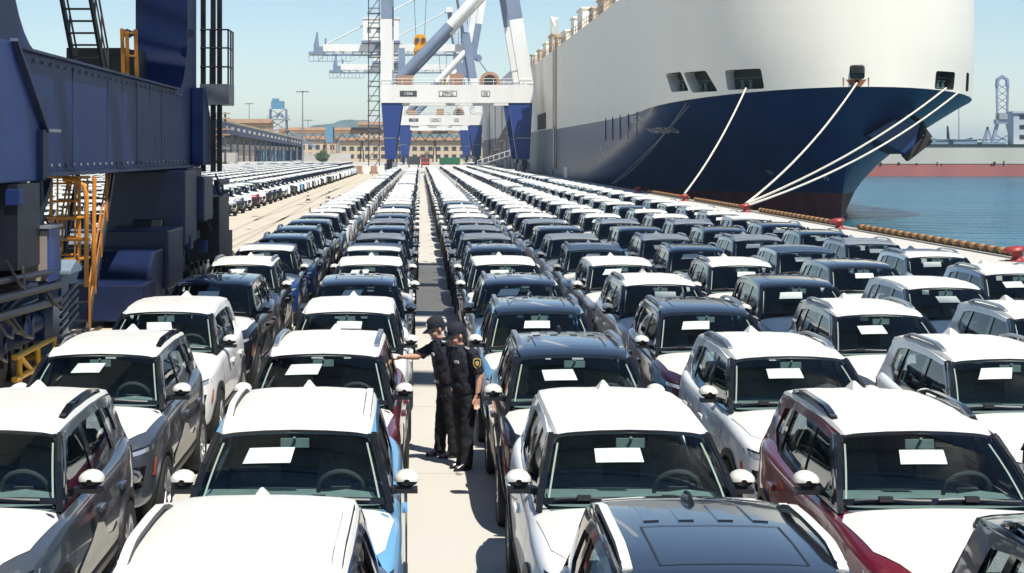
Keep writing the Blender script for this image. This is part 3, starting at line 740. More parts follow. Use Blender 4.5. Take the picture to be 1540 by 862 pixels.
for idx, (dist, x, y, rz, row, k, spec, lab, side) in enumerate(SLOTS):
    colr, roof, rails = spec
    if idx >= FARN:
        M_ = Matrix.Translation((x, y, 0)) @ Matrix.Rotation(rz, 4, 'Z')
        ci = {'white':0,'grey':5,'black':6,'navy':6,'red':7,'blue':8,'deep':8,'silver':9}[colr]
        b0 = len(MASS.v); MASS.v += [tuple(M_ @ Vector(p)) for p in FARCAR.v]
        for f, mi in zip(FARCAR.f, FARCAR.mi):
            MASS.f.append(tuple(b0+i for i in f)); MASS.mi.append({0:ci,1:1,2:2,3:3,4:(2 if roof=='film' else 6)}[mi])
        continue
    root = thing('parked_car', lab, 'car', (x, y, 0), rz, GROUPS[side])
    if dist < NEAR:
        keys = {'hoodfilm'}
        keys |= {'film', 'paintroof'} if roof == 'film' else {'blackroof'}
        if roof == 'film': keys.add('film_rails' if rails and rails != 'film' else 'film_plain')
        if rails: keys.add('rails_' + rails)
        if colr in ('grey','red','black','plum'): keys.add('doorfilm')
        last = {}
        for name, me, paint, par, need, loc, prz in CAR0:
            if need and need not in keys: continue
            o = link(name, painted(me, colr) if paint else me, last[par] if par else root)
            if not par: last[name] = o
        o = link('paper_sheet', PAPERS[(idx*7+3) % 9 if k > 0 else {'R1':1,'L1':0,'R2':2,'L2':1}.get(row,1)], last['windscreen'])
        for wy in WHY:
            for s in (-1,1):
                wo = link('wheel', TYME, root, (s*.765, wy, WHR), (rng.uniform(0,3), 0, 0 if s > 0 else math.pi))
                link('rim', RIME, wo)
    else:
        link('body', painted(BODY1, colr), root)
        r_ = link('roof', painted(ROOFP, colr) if roof == 'film' else ROOFK, root)
        if roof == 'film': link('roof_film', FILMR if rails else FILMW, r_); link('antenna_film', TENT, r_)
        else: link('antenna', FIN, r_)
        if rails and dist < 90:
            for me in (RAILS if rails != 'black' else RAILB): link('roof_rail', me, root)
        wo = link('windscreen', WS1, root); link('paper_sheet', PAPERS[(idx*7+3) % 9], wo)
        for me in SIDEW1: link('side_window', me, root)
        if dist < 100:
            link('seats', SEAT1, root)
            for me in APIL: link('front_pillar', me, root)
        link('hood_film', HOODF, root)
        for me in MIRF: link('mirror_film', me, root)
mass = part('parked_cars_mass', MASS, [PAINT['white'], TRIM, FILM, GLOSSB, FILM, PAINT['grey'], PAINT['black'], PAINT['red'], PAINT['blue'], PAINT['silver']])
tag(mass, 'distant mass of white-roofed cars filling the far end of the quay and yard', 'cars'); mass['kind'] = 'stuff'
# ---------------------------------------------------------------- blue travelling portal crane at the left
BLUE = mat('crane_blue', (0.005, 0.020, 0.105), 0.46, coat=0.0, col2=(0.012,0.027,0.085), vscale=1.1, bump=0.10, bscale=5, stretch=(2.2,2.2,.22), spec=.28)
BLUED = mat('crane_blue_worn', (0.018, 0.036, 0.10), 0.5, coat=0.0, var=0.5, vscale=1.3, stretch=(2.5,2.5,.3))
DARKB = mat('bogie_dark', (0.006, 0.008, 0.018), 0.45, var=0.5, vscale=2.0)
BLK = mat('black_steel', (0.012,0.012,0.014), 0.5, var=0.3)
GREYB = mat('cabinet_blue_grey', (0.19,0.25,0.31), 0.45, var=0.15, vscale=2)
TANP = mat('cabinet_tan', (0.27,0.22,0.19), 0.55, var=0.2)
ORNG = mat('ladder_orange', (0.60,0.23,0.02), 0.45, var=0.2, vscale=4)
YEL = mat('guard_yellow', (0.75,0.42,0.03), 0.45, var=0.15, vscale=4)
STEELG = mat('galvanised_steel', (0.36,0.38,0.40), 0.4, metal=0.6, var=0.2)
WHP = mat('crane_white', (0.74,0.73,0.69), 0.45, var=0.10, vscale=0.4, stretch=(1,1,.2))
cr = thing('portal_crane', 'dark blue portal crane with curved leg openings standing on the left rail', 'crane', (-7.2, 36, 0))
def cp(name, b, m, par=None, smooth=None, bevel=0.0):
    for i, p in enumerate(b.v): b.v[i] = (p[0]+7.2, p[1]-36, p[2])
    return part(name, b, m, par or cr, smooth, bevel)
def fillet(cx, cy, r, a0, a1, n=9): return [(cx+r*math.cos(R(a0+(a1-a0)*i/n)), cy+r*math.sin(R(a0+(a1-a0)*i/n))) for i in range(n+1)]
def side_frame(x0, x1):
    b = MB()
    zt, zb = 5.42, 3.42
    op = fillet(43.6, zt+1.9, 1.9, 270, 360) + fillet(44.2, 11.3, 1.3, 0, 90) + fillet(28.0, 11.3, 1.3, 90, 180) + fillet(27.9, zt+2.3, 2.3, 180, 270)
    # outline with the opening, made of quads between rails so the plate stays clean
    outer = [(20.5,zb),(47.3,zb),(47.3,15.0),(20.5,15.0)]
    bm = bmesh.new()
    vo = [bm.verts.new((x1, p[0], p[1])) for p in outer]; vi = [bm.verts.new((x1, p[0], p[1])) for p in op]
    eo = [bm.edges.new((vo[i], vo[(i+1)%4])) for i in range(4)]; ei = [bm.edges.new((vi[i], vi[(i+1)%len(vi)])) for i in range(len(vi))]
    bmesh.ops.triangle_fill(bm, use_beauty=True, edges=eo+ei)
    r = bmesh.ops.extrude_face_region(bm, geom=list(bm.faces)); bmesh.ops.translate(bm, vec=(x0-x1,0,0), verts=[v for v in r['geom'] if isinstance(v, bmesh.types.BMVert)])
    bmesh.ops.recalc_face_normals(bm, faces=bm.faces); bm.verts.index_update()
    b.v = [tuple(v.co) for v in bm.verts]; b.f = [tuple(v.index for v in f.verts) for f in bm.faces]; b.mi = [0]*len(b.f); bm.free()
    return b
for x0, x1 in ((-7.95,-6.5),(-18.5,-17.05)):
    cp('portal_side_frame', side_frame(x0, x1), BLUE, smooth=30)
    b = MB(); b.box(x0-.06, x1+.10, 20.4, 43.4, 5.425, 5.47); b.box(x0-.06, x1+.10, 20.4, 47.4, 3.34, 3.415); cp('flange_plate', b, BLUED)
    for y in (30.5, 33.9, 37.4, 40.9):
        b = MB(); b.box(x1, x1+.012, y-.04, y+.04, 3.5, 5.36); cp('weld_stiffener', b, BLUED)
for y in (23.0, 46.2):
    b = MB(); b.box(-17.04,-7.96, y-.8, y+.8, 12.5, 15.0); cp('portal_cross_beam', b, BLUE)
# triangular brackets beside the legs
b = MB(); b.prism([(20.3,3.30),(26.35,3.30),(26.35,4.10),(24.3,5.42),(23.5,5.42),(20.3,5.42)], 'x', -6.48, -6.10); cp('leg_bracket', b, mat('bracket_blue',(0.008,0.034,0.16),0.45,coat=.0,var=.3), bevel=.02)
b = MB(); b.box(-6.11,-6.02, 26.0, 26.36, 3.30, 4.12); b.bar((-6.06,26.34,4.10),(-6.06,24.3,5.44),.12,.06); cp('bracket_flange', b, BLUED)
b = MB(); b.prism([(46.2,3.40),(48.4,3.40),(48.4,4.3),(46.7,5.6),(46.2,5.6)], 'x', -6.48, -6.15); cp('leg_bracket', b, BLUE, bevel=.02)
b = MB(); b.box(-6.48,-6.30,26.5,27.2,3.45,4.08); b.box(-6.5,-6.15,26.4,27.9,4.10,4.15); cp('step_plate', b, STEELG)
# lugs on the column
b = MB(); b.tube([(-6.35,45.0,7.05),(-6.35,45.2,7.05)], .13, 8); b.box(-6.5,-6.3,45.02,45.18,6.98,7.12); b.tube([(-8.1,45.0,7.05),(-8.1,45.2,7.05)], .13, 8); b.box(-8.15,-7.9,45.02,45.18,6.98,7.12); cp('lifting_lug', b, BLUED)
# far outside: cable ducts, small platform with rails
b = MB()
for x, y in ((-6.32,47.45),(-6.05,47.6),(-5.9,47.9)): b.box(x-.07,x+.07,y-.07,y+.07,3.2,12.0)
cp('cable_duct', b, BLK)
b = MB(); b.box(-6.4,-5.55,47.3,48.6,5.15,5.75); cp('platform', b, mat('platform_grey',(0.24,0.25,0.27),.5,var=.3))
b = MB()
for x, y in ((-5.58,47.35),(-5.58,48.0),(-5.58,48.55),(-6.1,47.35)): b.tube([(x,y,5.75),(x,y,7.35)], .028, 5)
for z in (6.25,6.8,7.33): b.tube([(-6.4,47.35,z),(-5.58,47.35,z),(-5.58,48.55,z)], .025, 5)
cp('platform_railing', b, BLK)
# inclined stair inside the opening with orange posts
b = MB()
p0 = Vector((-8.35, 41.5, 5.45)); p1 = Vector((-8.75, 39.4, 9.8))
for s in (-.36,.36): b.bar(p0+Vector((s,0,0)), p1+Vector((s,0,0)), .07,.16)
cp('stair_stringer', b, BLK)
for i in range(15):
    t = (i+.5)/15; b = MB(); p = p0.lerp(p1, t); b.box(p.x-.33,p.x+.33,p.y-.09,p.y+.09,p.z-.02,p.z+.02); cp('stair_tread', b, BLK)
b = MB()
for s in (-.40,.40):
    b.tube([p0+Vector((s,-.05,.95)), p1+Vector((s,-.05,.95))], .028, 5); b.tube([p0+Vector((s,-.05,.5)), p1+Vector((s,-.05,.5))], .022, 5)
    for t in (0,.2,.4,.6,.8): b.tube([p0.lerp(p1,t)+Vector((s,0,0)), p0.lerp(p1,t)+Vector((s,-.05,.95))], .022, 5)
cp('stair_handrail', b, mat('rail_grey_brown',(0.16,0.11,0.08),.5))
b = MB()
for x, y in ((-7.75,42.6),(-7.45,42.9),(-7.75,43.3)): b.bar((x,y,5.45),(x-.05,y,7.0),.09,.09)
b.bar((-7.75,42.6,6.3),(-7.45,42.9,6.3),.05,.05); b.bar((-7.75,42.6,6.9),(-7.45,42.9,6.9),.05,.05); cp('gate_post', b, ORNG)
b = MB(); b.box(-9.6,-7.97,44.2,44.9,5.6,6.6); b.box(-7.96,-7.5,43.4,44.6,5.48,6.5); cp('winch_housing', b, BLK)
# bogie sets
def wheelset(b, x, y, r=.36):
    b.lathe([(.0,-.16),(r+.05,-.16),(r+.05,-.12),(r,-.12),(r,.12),(r+.05,.12),(r+.05,.16),(.10,.16),(.10,.22),(0,.22)], 16, Matrix.Translation((x,y,r+.05)) @ Matrix.Rotation(R(90),4,'Y'))
def bogie_set(yc, x=-6.82, sgn=1):
    b = MB(); b.prism([(yc-1.5,3.33),(yc+1.5,3.33),(yc+.75,2.45),(yc-.75,2.45)], 'x', x-.75, x+.55); cp('pivot_bracket', b, DARKB, bevel=.03)
    b = MB(); b.prism([(yc-4.4,1.55),(yc+4.4,1.55),(yc+4.2,2.05),(yc+1.0,2.62),(yc-1.0,2.62),(yc-4.2,2.05)], 'x', x-.45, x+.30); cp('equaliser_beam', b, BLUED if False else DARKB, bevel=.03)
    b = MB(); b.lathe([(.26,-.60),(.26,.62),(.12,.66),(0,.66)], 14, Matrix.Translation((x,yc,2.5)) @ Matrix.Rotation(R(90),4,'Y')); cp('pivot_pin', b, STEELG, smooth=40)
    for k in (-3.6, 3.6):
        b = MB(); b.prism([(yc+k-2.2,.62),(yc+k+2.2,.62),(yc+k+2.1,1.0),(yc+k+.6,1.53),(yc+k-.6,1.53),(yc+k-2.1,1.0)], 'x', x-.36, x+.36); cp('bogie_frame', b, BLUE, bevel=.03)
        for kk in (-1.45,-.5,.5,1.45):
            b = MB(); wheelset(b, x, yc+k+kk); cp('bogie_wheel', b, mat('wheel_steel',(0.09,0.09,0.10),.4,metal=.7,var=.3), smooth=40)
        b = MB(); b.tube([(x+.42,yc+k-.4,.95),(x+.42,yc+k+.5,.95)], .20, 12); b.box(x+.30,x+.62,yc+k+.5,yc+k+1.1,.65,1.25); cp('drive_motor', b, BLUE, smooth=40)
        b = MB()
        for z in (1.15,1.28,1.41): b.tube([(x+.40,yc+k-2.0,z-.1),(x+.45,yc+k-.6,z+.15),(x+.45,yc+k+1.2,z+.16),(x+.40,yc+k+2.0,z-.05)], .03, 6)
        cp('hydraulic_line', b, mat('pipe_dark_steel',(0.016,0.021,0.04),.4,metal=.5,var=.4), smooth=40)
bogie_set(22.8); bogie_set(45.4)
b = MB(); b.box(-8.0,-5.95,41.3,43.4,1.4,3.30); b.box(-7.7,-6.0,38.8,41.25,.5,1.9); b.prism([(36.4,.15),(38.75,.15),(38.75,1.5),(37.4,1.5),(36.4,.9)],'x',-7.7,-6.1); b.box(-6.5,-5.8,43.8,45.6,1.9,3.1); b.box(-7.6,-5.9,34.7,36.3,.15,.95); cp('drive_housing', b, mat('housing_navy',(0.004,0.012,0.055),.42,var=.4,vscale=2), bevel=.05)
b = MB(); b.box(-6.62,-5.72,46.4,48.8,.7,2.5); b.tube([(-5.8,46.4,2.9),(-5.8,48.8,2.9)],.10,8); b.box(-6.35,-5.75,49.0,49.9,.1,1.4); cp('cable_drum_housing', b, DARKB, bevel=.05)
b = MB(); b.box(-6.42,-5.98,24.2,25.6,2.0,3.28); b.bar((-6.1,26.3,3.3),(-6.3,24.9,1.7),.35,.12); b.tube([(-6.05,25.9,3.3),(-6.0,25.9,1.2)],.06,6); cp('conduit_bundle', b, DARKB)
b = MB(); b.box(-7.9,-6.6,26.0,27.4,1.2,3.3); b.box(-8.2,-6.7,22.4,25.8,.4,3.3); cp('gearbox_housing', b, mat('gearbox_grey_blue',(0.020,0.030,0.055),.5,var=.4), bevel=.04)
b = MB(); b.box(-6.32,-5.86,25.7,26.5,1.70,2.55); cab = cp('control_box', b, mat('control_box_blue',(0.02,0.05,0.20),.35,var=.2), bevel=.015)
b = MB(); b.box(-6.29,-5.88,25.66,25.695,1.73,2.52); cp('box_door', b, TANP, cab)
b = MB(); b.box(-6.36,-5.82,25.6,26.55,2.555,2.60); cp('box_lid', b, STEELG, cab)
b = MB(); b.box(-6.78,-6.30,28.6,29.2,.05,1.62); b.prism([(28.4,1.62),(29.4,1.62),(29.4,1.70),(28.9,1.86),(28.4,1.70)],'x',-6.95,-6.1); cp('cable_post', b, GREYB, bevel=.02)
b = MB()
for i in range(5): b.tube([(-6.0,27.2+.0*i,.75+.13*i),(-6.0,28.5,.95+.13*i)], .035, 6)
b.tube([(-5.9,21,1.5),(-5.9,26.6,1.35)],.07,8); b.tube([(-5.9,21,1.75),(-5.9,26.6,1.6)],.07,8); b.tube([(-5.9,21,2.0),(-5.9,26.0,1.85)],.05,8); cp('hydraulic_line', b, mat('pipe_dark_steel',(0.016,0.021,0.04),.4,metal=.5,var=.4), smooth=40)
rc = random.Random(21)
JB = mat('junction_grey',(0.16,0.18,0.20),.5,var=.3)
for y0, n_ in ((24.5,9),(45.5,12)):
    for k in range(n_):
        y = y0 + rc.uniform(-3.5,4.0); z = rc.uniform(1.0,3.1); x = -6.5 + rc.uniform(0,.45); b = MB()
        w_ = rc.uniform(.08,.26); h_ = rc.uniform(.12,.40); b.box(x,x+.22,y-w_,y+w_,z-h_/2,z+h_/2); cp('junction_box', b, rc.choice([JB,DARKB,BLUE,BLUED]), bevel=.015)
    for k in range(n_):
        y = y0 + rc.uniform(-3.0,3.0); x = -6.05+rc.uniform(-.2,.15); b = MB(); z = rc.uniform(1.2,3.2); L_ = rc.uniform(.6,1.8)
        b.tube([(x,y,z),(x+.12,y+L_*.3,z-.35),(x+.10,y+L_*.7,z-.45),(x,y+L_,z-.15)], rc.uniform(.018,.035), 6); cp('hose', b, BLK, smooth=60)
bb = MB(); bb.lathe([(.035,0),(.035,.03),(0,.03)],6,Matrix.Rotation(R(90),4,'Y')); bme = bb.mesh('bolt',[JB])
for y in np.arange(27.4,45.5,.62):
    for z in (3.52,5.30): link('bolt', bme, cr, (-6.49+7.2, y-36, z))
RS = mat('rust_streak',(0.10,0.055,0.035),.8,var=.5,vscale=4)
for k in range(9):
    y = 28.2+rc.random()*16; zt = rc.choice([5.38,4.7,4.2]); L_ = rc.uniform(.3,1.0); b = MB()
    b.add([(-6.494,y-.025,zt),(-6.494,y+.03,zt),(-6.494,y+.012,zt-L_),(-6.494,y-.004,zt-L_)],[(0,1,2,3)]); cp('rust_streak', b, RS)
# caged orange ladder under the beam
lad = MB()
y0 = 32.0; xa, xb = -7.25, -6.70
for x in (xa, xb): lad.tube([(x,y0,1.5),(x,y0,3.30)], .035, 6)
for z in (1.75,2.1,2.45,2.8,3.15): lad.tube([(xa,y0,z),(xb,y0,z)], .022, 5)
cp('ladder', lad, ORNG, smooth=40)
for z in (1.7, 2.5, 3.28):
    b = MB(); b.tube([(xa + (xb-xa)*.5 + .48*math.cos(R(t)), y0 - .05 - .62*math.sin(R(t)), z) for t in range(0,181,15)], .028, 5); cp('ladder_hoop', b, ORNG, smooth=40)
for t in (10,50,90,130,170):
    b = MB(); b.tube([(xa+(xb-xa)*.5+.48*math.cos(R(t)), y0-.05-.62*math.sin(R(t)), z) for z in (1.7,3.28)], .02, 5); cp('cage_bar', b, ORNG, smooth=40)
b = MB(); b.tube([(-6.35,31.0,1.2),(-6.35,31.0,2.9),(-6.40,31.0,3.12),(-6.55,31.0,3.24),(-6.8,31.0,3.24)], .045, 8); b.tube([(-6.28,31.3,1.2),(-6.26,31.3,3.3)],.04,8); b.tube([(-7.0,31.1,2.1),(-6.3,31.1,2.1)],.035,8); cp('ladder_rail', b, ORNG, smooth=40)
p0 = Vector((-7.0,32.6,.2)); p1 = Vector((-6.95,35.0,3.3))
b = MB()
for s in (0,.75): b.bar(p0+Vector((s-.4,0,0)), p1+Vector((s-.4,0,0)), .07,.15)
cp('stair_stringer', b, BLK)
for i in range(9):
    p = p0.lerp(p1,(i+.5)/9); b = MB(); b.box(p.x-.40,p.x+.35,p.y-.10,p.y+.10,p.z-.018,p.z+.018); cp('stair_tread', b, BLK)
b = MB()
for s in (-.42,.38): b.tube([p0+Vector((s,0,.95)), p0.lerp(p1,.70)+Vector((s,0,.95))], .022, 6); b.tube([p0+Vector((s,0,.5)), p0.lerp(p1,.84)+Vector((s,0,.5))], .018, 6)
for s in (-.42,.38):
    for t in (0,.22,.45,.68): b.tube([p0.lerp(p1,t)+Vector((s,0,0)), p0.lerp(p1,t)+Vector((s,0,.95))], .025, 6)
cp('stair_handrail', b, mat('handrail_rust_orange',(0.42,0.15,0.02),.5,var=.3), smooth=40)
b = MB()
for z in (.28,.62): b.tube([(-6.2,24.9,z),(-6.2,27.6,z)], .05, 8); b.tube([(-6.95,27.6,z),(-6.2,27.6,z)], .05, 8)
for y in (25.2,26.4,27.6): b.tube([(-6.2,y,0),(-6.2,y,.65)], .045, 8)
b.tube([(-6.2,25.2,.62),(-6.2,26.4,.1)],.04,8); cp('wheel_guard', b, YEL, smooth=40)
# unseen upper works: guessed slewing deck and house, boom beams added to cast shade
b = MB(); b.box(-19,-6.0,24,45.5,15.0,15.8); cp('upper_deck', b, BLUE)
b = MB(); b.lathe([(3.2,0),(3.2,5.0),(2.4,5.4),(2.4,10.45)], 20, Matrix.Translation((-12.2,36,15.8))); cp('slewing_column', b, BLUE, smooth=40)
RB = Matrix.Translation((-12.2,36,0)) @ Matrix.Rotation(R(-10),4,'Z')
def rot(b):
    b.v = [tuple(RB @ (Vector(p)-Vector((-12.2,36,0)))) for p in b.v]; return b
b = MB(); b.lathe([(2.4,26.3),(2.0,44.5)], 18, Matrix.Translation((-12.2,36,0))); cp('mast_column', b, BLUE, smooth=40)
b = MB(); b.box(-22,-5,19.5,36.5,44.5,49.0); cp('machinery_house', rot(b), WHP)
for yy in (19.6,27.95,36.3):  # girders added out of view to shade the car rows
    b = MB(); b.box(-4.95,31,yy-.25,yy+.25,45.2,46.6); cp('shade_girder', rot(b), BLUE)
b = MB(); b.box(-17.95,17.95,-.175,.175,0,.08); sme_ = b.mesh('shade_slat',[STEELG])  # unseen slats, gapped so some sun leaks into the shade below
for i in range(33):
    yy = 19.95+i*.5
    if abs(yy-27.95) < .3: continue
    p = RB @ (Vector((13.05,yy,46.65))-Vector((-12.2,36,0))); link('shade_slat', sme_, cr, (p.x+7.2,p.y-36,p.z), (0,0,R(-10)))
for yy, ww in ((9.1,1.4),(12.5,.6),(17.5,.8)):  # out-of-view beams placed to lay shadow bars across the aisle
    b = MB(); b.box(-14,31,yy-ww/2,yy+ww/2,45.3,46.0); cp('shade_beam', rot(b), BLUE)
for xx in (-13,30.5):
    b = MB(); b.box(xx-.3,xx+.3,8.4,(20.45 if xx < 0 else 21.45),45.28,46.02); cp('tie_beam', rot(b), BLUE)
# ---------------------------------------------------------------- ships
HNAVY = mat('hull_navy', (0.009,0.038,0.130), 0.34, coat=0.0, var=0.35, vscale=0.35, stretch=(1,1,.25), bump=.035, bscale=.6)
HRED = mat('hull_boot_red', (0.22,0.045,0.035), 0.6, var=0.5, vscale=0.5, stretch=(1,1,.4))
HWHITE = mat('hull_white', (0.82,0.765,0.655), 0.5, var=0.035, vscale=0.30, stretch=(1,1,.12), bump=.05, bscale=.5)
HDARK = mat('opening_dark', (0.03,0.03,0.028), 0.7, var=0.4)
RUST = mat('rust_stain', (0.33,0.15,0.05), 0.8, var=0.5, vscale=3)
RUSTW = mat('ventilator_cream', (0.62,0.57,0.47), 0.6, var=0.25, vscale=0.8, col2=(0.40,0.24,0.12))
XC, HB, YE = 36.5, 14.5, 330.0
def hull_pt(side, s, lv):
    # lv 0..1 underwater to the colour line, 1..2 above; s metres aft of the stem
    t = min(lv, 1.0)
    k = t**2.0; Ls = 78*(1-k)+24*k; q = 1.5*(1-k)+2.05*k; r = 1.02*(1-k)+2.0*k
    if lv > 1: r = 2.0 + .25*min(1,(lv-1)*3)
    e = max(0.0, 1-s/Ls); b = HB*(1-e**q)**(1/r) if e < 1 else 0.0
    ys = 141.5 - 8.5*t**2.2
    f = max(0, (62-s)/62)**2.6
    zl = 7.6 + 1.55*f
    z = -4 + (zl+4)*t if lv <= 1 else zl + (20.7-zl)*(lv-1)
    return Vector((XC + side*b, ys + s, z))
SS = [0,.25,.8,1.6,2.8,4.4,6.5,9,12,15.5,19.5,24,30,38,48,60,74,100,150,197]
LV = [0,.12,.2,.325,.34,.42,.55,.68,.80,.90,.96,1.0,1.03,1.10,1.2,1.35,1.6,2.0]
b = MB(); rows = []
for lv in LV:
    row = [hull_pt(-1, s if s < 197 else YE-hull_pt(-1,0,lv).y, lv) for s in reversed(SS)] + [hull_pt(1, s if s < 197 else YE-hull_pt(1,0,lv).y, lv) for s in SS[1:]]
    rows.append(row)
nc = len(rows[0])
for i in range(len(rows)-1):
    b.grid(rows[i:i+2], 1 if LV[i+1] <= .33 else (0 if LV[i+1] <= 1.0 else 2))
for i in range(len(rows)-1): b.add([rows[i][0], rows[i][-1], rows[i+1][-1], rows[i+1][0]], [(0,1,2,3)], 2)
b.add(rows[-1], [tuple(range(nc))], 2); b.add(rows[0], [tuple(reversed(range(nc)))], 1)
ship = thing('car_carrier', 'huge white and navy car carrier moored at the quay, blunt bow towards the viewer', 'ship')
hull_me0 = b.mesh('hull', [HNAVY, HRED, HWHITE, HDARK])
_bm = bmesh.new(); _bm.from_mesh(hull_me0); HT = BVHTree.FromBMesh(_bm); _bm.free()
# mooring openings in the bulwark: centre, direction out of the hull, width, height
OPENINGS = [((23.25,147.4,10.15),(-.97,-.26),3.7,1.75,-.9),((24.5,143.2,10.0),(-.93,-.37),3.9,1.85,-.8),((27.4,138.1,9.98),(-.80,-.60),4.0,1.7,-.12),
            ((35.7,133.1,10.35),(-.11,-.99),1.2,1.15,0),((43.9,136.3,9.80),(.71,-.70),3.1,1.5,0),((47.1,140.6,9.85),(.87,-.49),1.3,1.6,-.2)]
cutters = []
for (c, n, w_, h_, sl) in OPENINGS:
    k = MB(); nx, ny = n; l = math.hypot(nx, ny); nx /= l; ny /= l; tx, ty = -ny, nx
    M_ = Matrix(((tx, nx, 0, c[0]), (ty, ny, 0, c[1]), (0,0,1,c[2]), (0,0,0,1)))
    poly = []
    for cx, cz, a0 in ((1,1,0),(-1,1,90),(-1,-1,180),(1,-1,270)):
        for i in range(4):
            a = R(a0+30*i); rr = .22
            x = cx*(w_/2-rr)+rr*math.cos(a); z = cz*(h_/2-rr)+rr*math.sin(a); poly.append((x + sl*z, z))
    k.prism(poly, 'y', -1.1, 1.2, 2); k.mi[:] = [3 if (i < 2 or not (poly[i-2][0]-sl*poly[i-2][1] < -(w_/2-.25) and poly[(i-1)%16][0]-sl*poly[(i-1)%16][1] < -(w_/2-.25))) else 2 for i in range(len(k.f))]; k.v = [tuple(M_ @ Vector(p)) for p in k.v]  # aft wall coloured white as if lit, other walls dark as if shaded
    co = bpy.data.objects.new('cut', k.mesh('cut', [HNAVY, HRED, HWHITE, HDARK])); C.objects.link(co); cutters.append((co, M_, w_, h_))
def _boo(o):
    for co, *_ in cutters:
        m = o.modifiers.new('b', 'BOOLEAN'); m.operation = 'DIFFERENCE'; m.object = co; m.solver = 'EXACT'
hme = evaluated(hull_me0, 'hull', [_boo], None)
for co, *_ in cutters: bpy.data.objects.remove(co)
hme.shade_smooth(); hme.set_sharp_from_angle(angle=R(32))
link('hull', hme, ship)
for i, (co, M_, w_, h_) in enumerate(cutters):
    b = MB()
    if w_ > 2:
        for x in (-.45,.45): b.lathe([(.0,-.35),(.26,-.35),(.26,-.25),(.18,-.2),(.18,.2),(.26,.25),(.26,.35),(0,.35)], 10, Matrix.Translation((x,-.5,-h_/2+.42)))
        b.box(-w_/2+.3,w_/2-.3,-.35,-.29,-h_/2+.95,-h_/2+1.01); b.box(-.9,.9,-.75,-.25,-h_/2-.05,-h_/2+.08)
    else: b.box(-w_/2,w_/2,-.6,-.5,-h_/2,-h_/2+.5)
    b.v = [tuple(M_ @ Vector(p)) for p in b.v]; part('fairlead', b, mat('fairlead_green', (0.05,0.10,0.09), .5, var=.4), ship, smooth=40)
# rust streaks: thin sheets lying on the plating under the openings
def hull_patch(b, y_or_ang, pts): pass
def onhull(p, n, off=.02):
    h = HT.ray_cast(Vector(p)+Vector(n)*6, -Vector(n)); return None if h[0] is None else h[0]+h[1]*off
def streak(c, n, dx0, dx1, z0, z1, m, name):
    nx, ny = n; l = math.hypot(nx, ny); nx /= l; ny /= l; tx, ty = -ny, nx; rows = []
    for j in range(5):
        z = z0+(z1-z0)*j/4; row = []; sh = 1-.55*j/4
        for i in range(4):
            u = (dx0+dx1)/2+(dx1-dx0)*(i/3-.5)*sh; row.append(onhull((c[0]+tx*u, c[1]+ty*u, z), (nx,ny,0)))
        rows.append(row)
    if all(p is not None for r in rows for p in r):
        b = MB(); b.grid(rows); part(name, b, m, ship)
streak((35.7,133.1),(-.11,-.99),-.9,.75,9.75,9.15,RUST,'rust_stain'); 
for dx in (-1.1,.9): streak((35.7,133.1),(-.11,-.99),dx-.07,dx+.07,9.9,9.2,RUST,'rust_stain')
b = MB(); b.lathe([(.30,0),(.30,.14),(.20,.14),(.20,0)], 14, Matrix.Translation((35.62,133.0,9.52)) @ Matrix.Rotation(R(90),4,'X')); part('hawse_ring', b, mat('hawse_red',(0.42,0.07,0.05),.6,var=.4), ship, smooth=40)
b = MB(); b.lathe([(.50,0),(.52,.55),(.40,.66),(0,.68)], 16, Matrix.Translation((35.7,132.95,10.25))); part('roller_cover', b, BLK, ship, smooth=40)
# white letters painted on the bow plating
def hull_text(txt, y0, z0, h, wscale, name, m=WHP, side=-1):
    cu = bpy.data.curves.new('t', 'FONT'); cu.body = txt; cu.size = h; cu.resolution_u = 2
    o = bpy.data.objects.new('t', cu); C.objects.link(o); dg = bpy.context.evaluated_depsgraph_get(); dg.update()
    me = bpy.data.meshes.new_from_object(o.evaluated_get(dg)); bpy.data.objects.remove(o)
    bm = bmesh.new(); bm.from_mesh(me)
    bmesh.ops.triangulate(bm, faces=bm.faces)
    for _ in range(2): bmesh.ops.subdivide_edges(bm, edges=[e for e in bm.edges if e.calc_length() > .25], cuts=1)
    for v in bm.verts:
        y = y0 - v.co.x*wscale; z = z0 + v.co.y; h_ = HT.ray_cast(Vector((5, y, z)), Vector((1,0,0)))
        v.co = h_[0] + h_[1]*.03 if h_[0] is not None else Vector((22, y, z))
    bm.to_mesh(me); bm.free(); me.materials.clear(); me.materials.append(m); me.name = name; link(name, me, ship)
hull_text('IIEGEIN', 170, 6.85, .95, 2.6, 'ship_name'); hull_text('NASSAU', 163.5, 5.7, .8, 2.4, 'port_of_registry')
hull_text('8', 199, 4.0, .9, 3, 'draught_mark'); hull_text('M', 197, 3.2, .9, 3, 'draught_mark'); hull_text('P', 200, 2.4, .9, 3, 'draught_mark')
hull_text('P5', 142.4, 1.35, .75, .8, 'tug_mark'); hull_text('TUG', 150, 1.8, .5, 1.0, 'tug_mark')
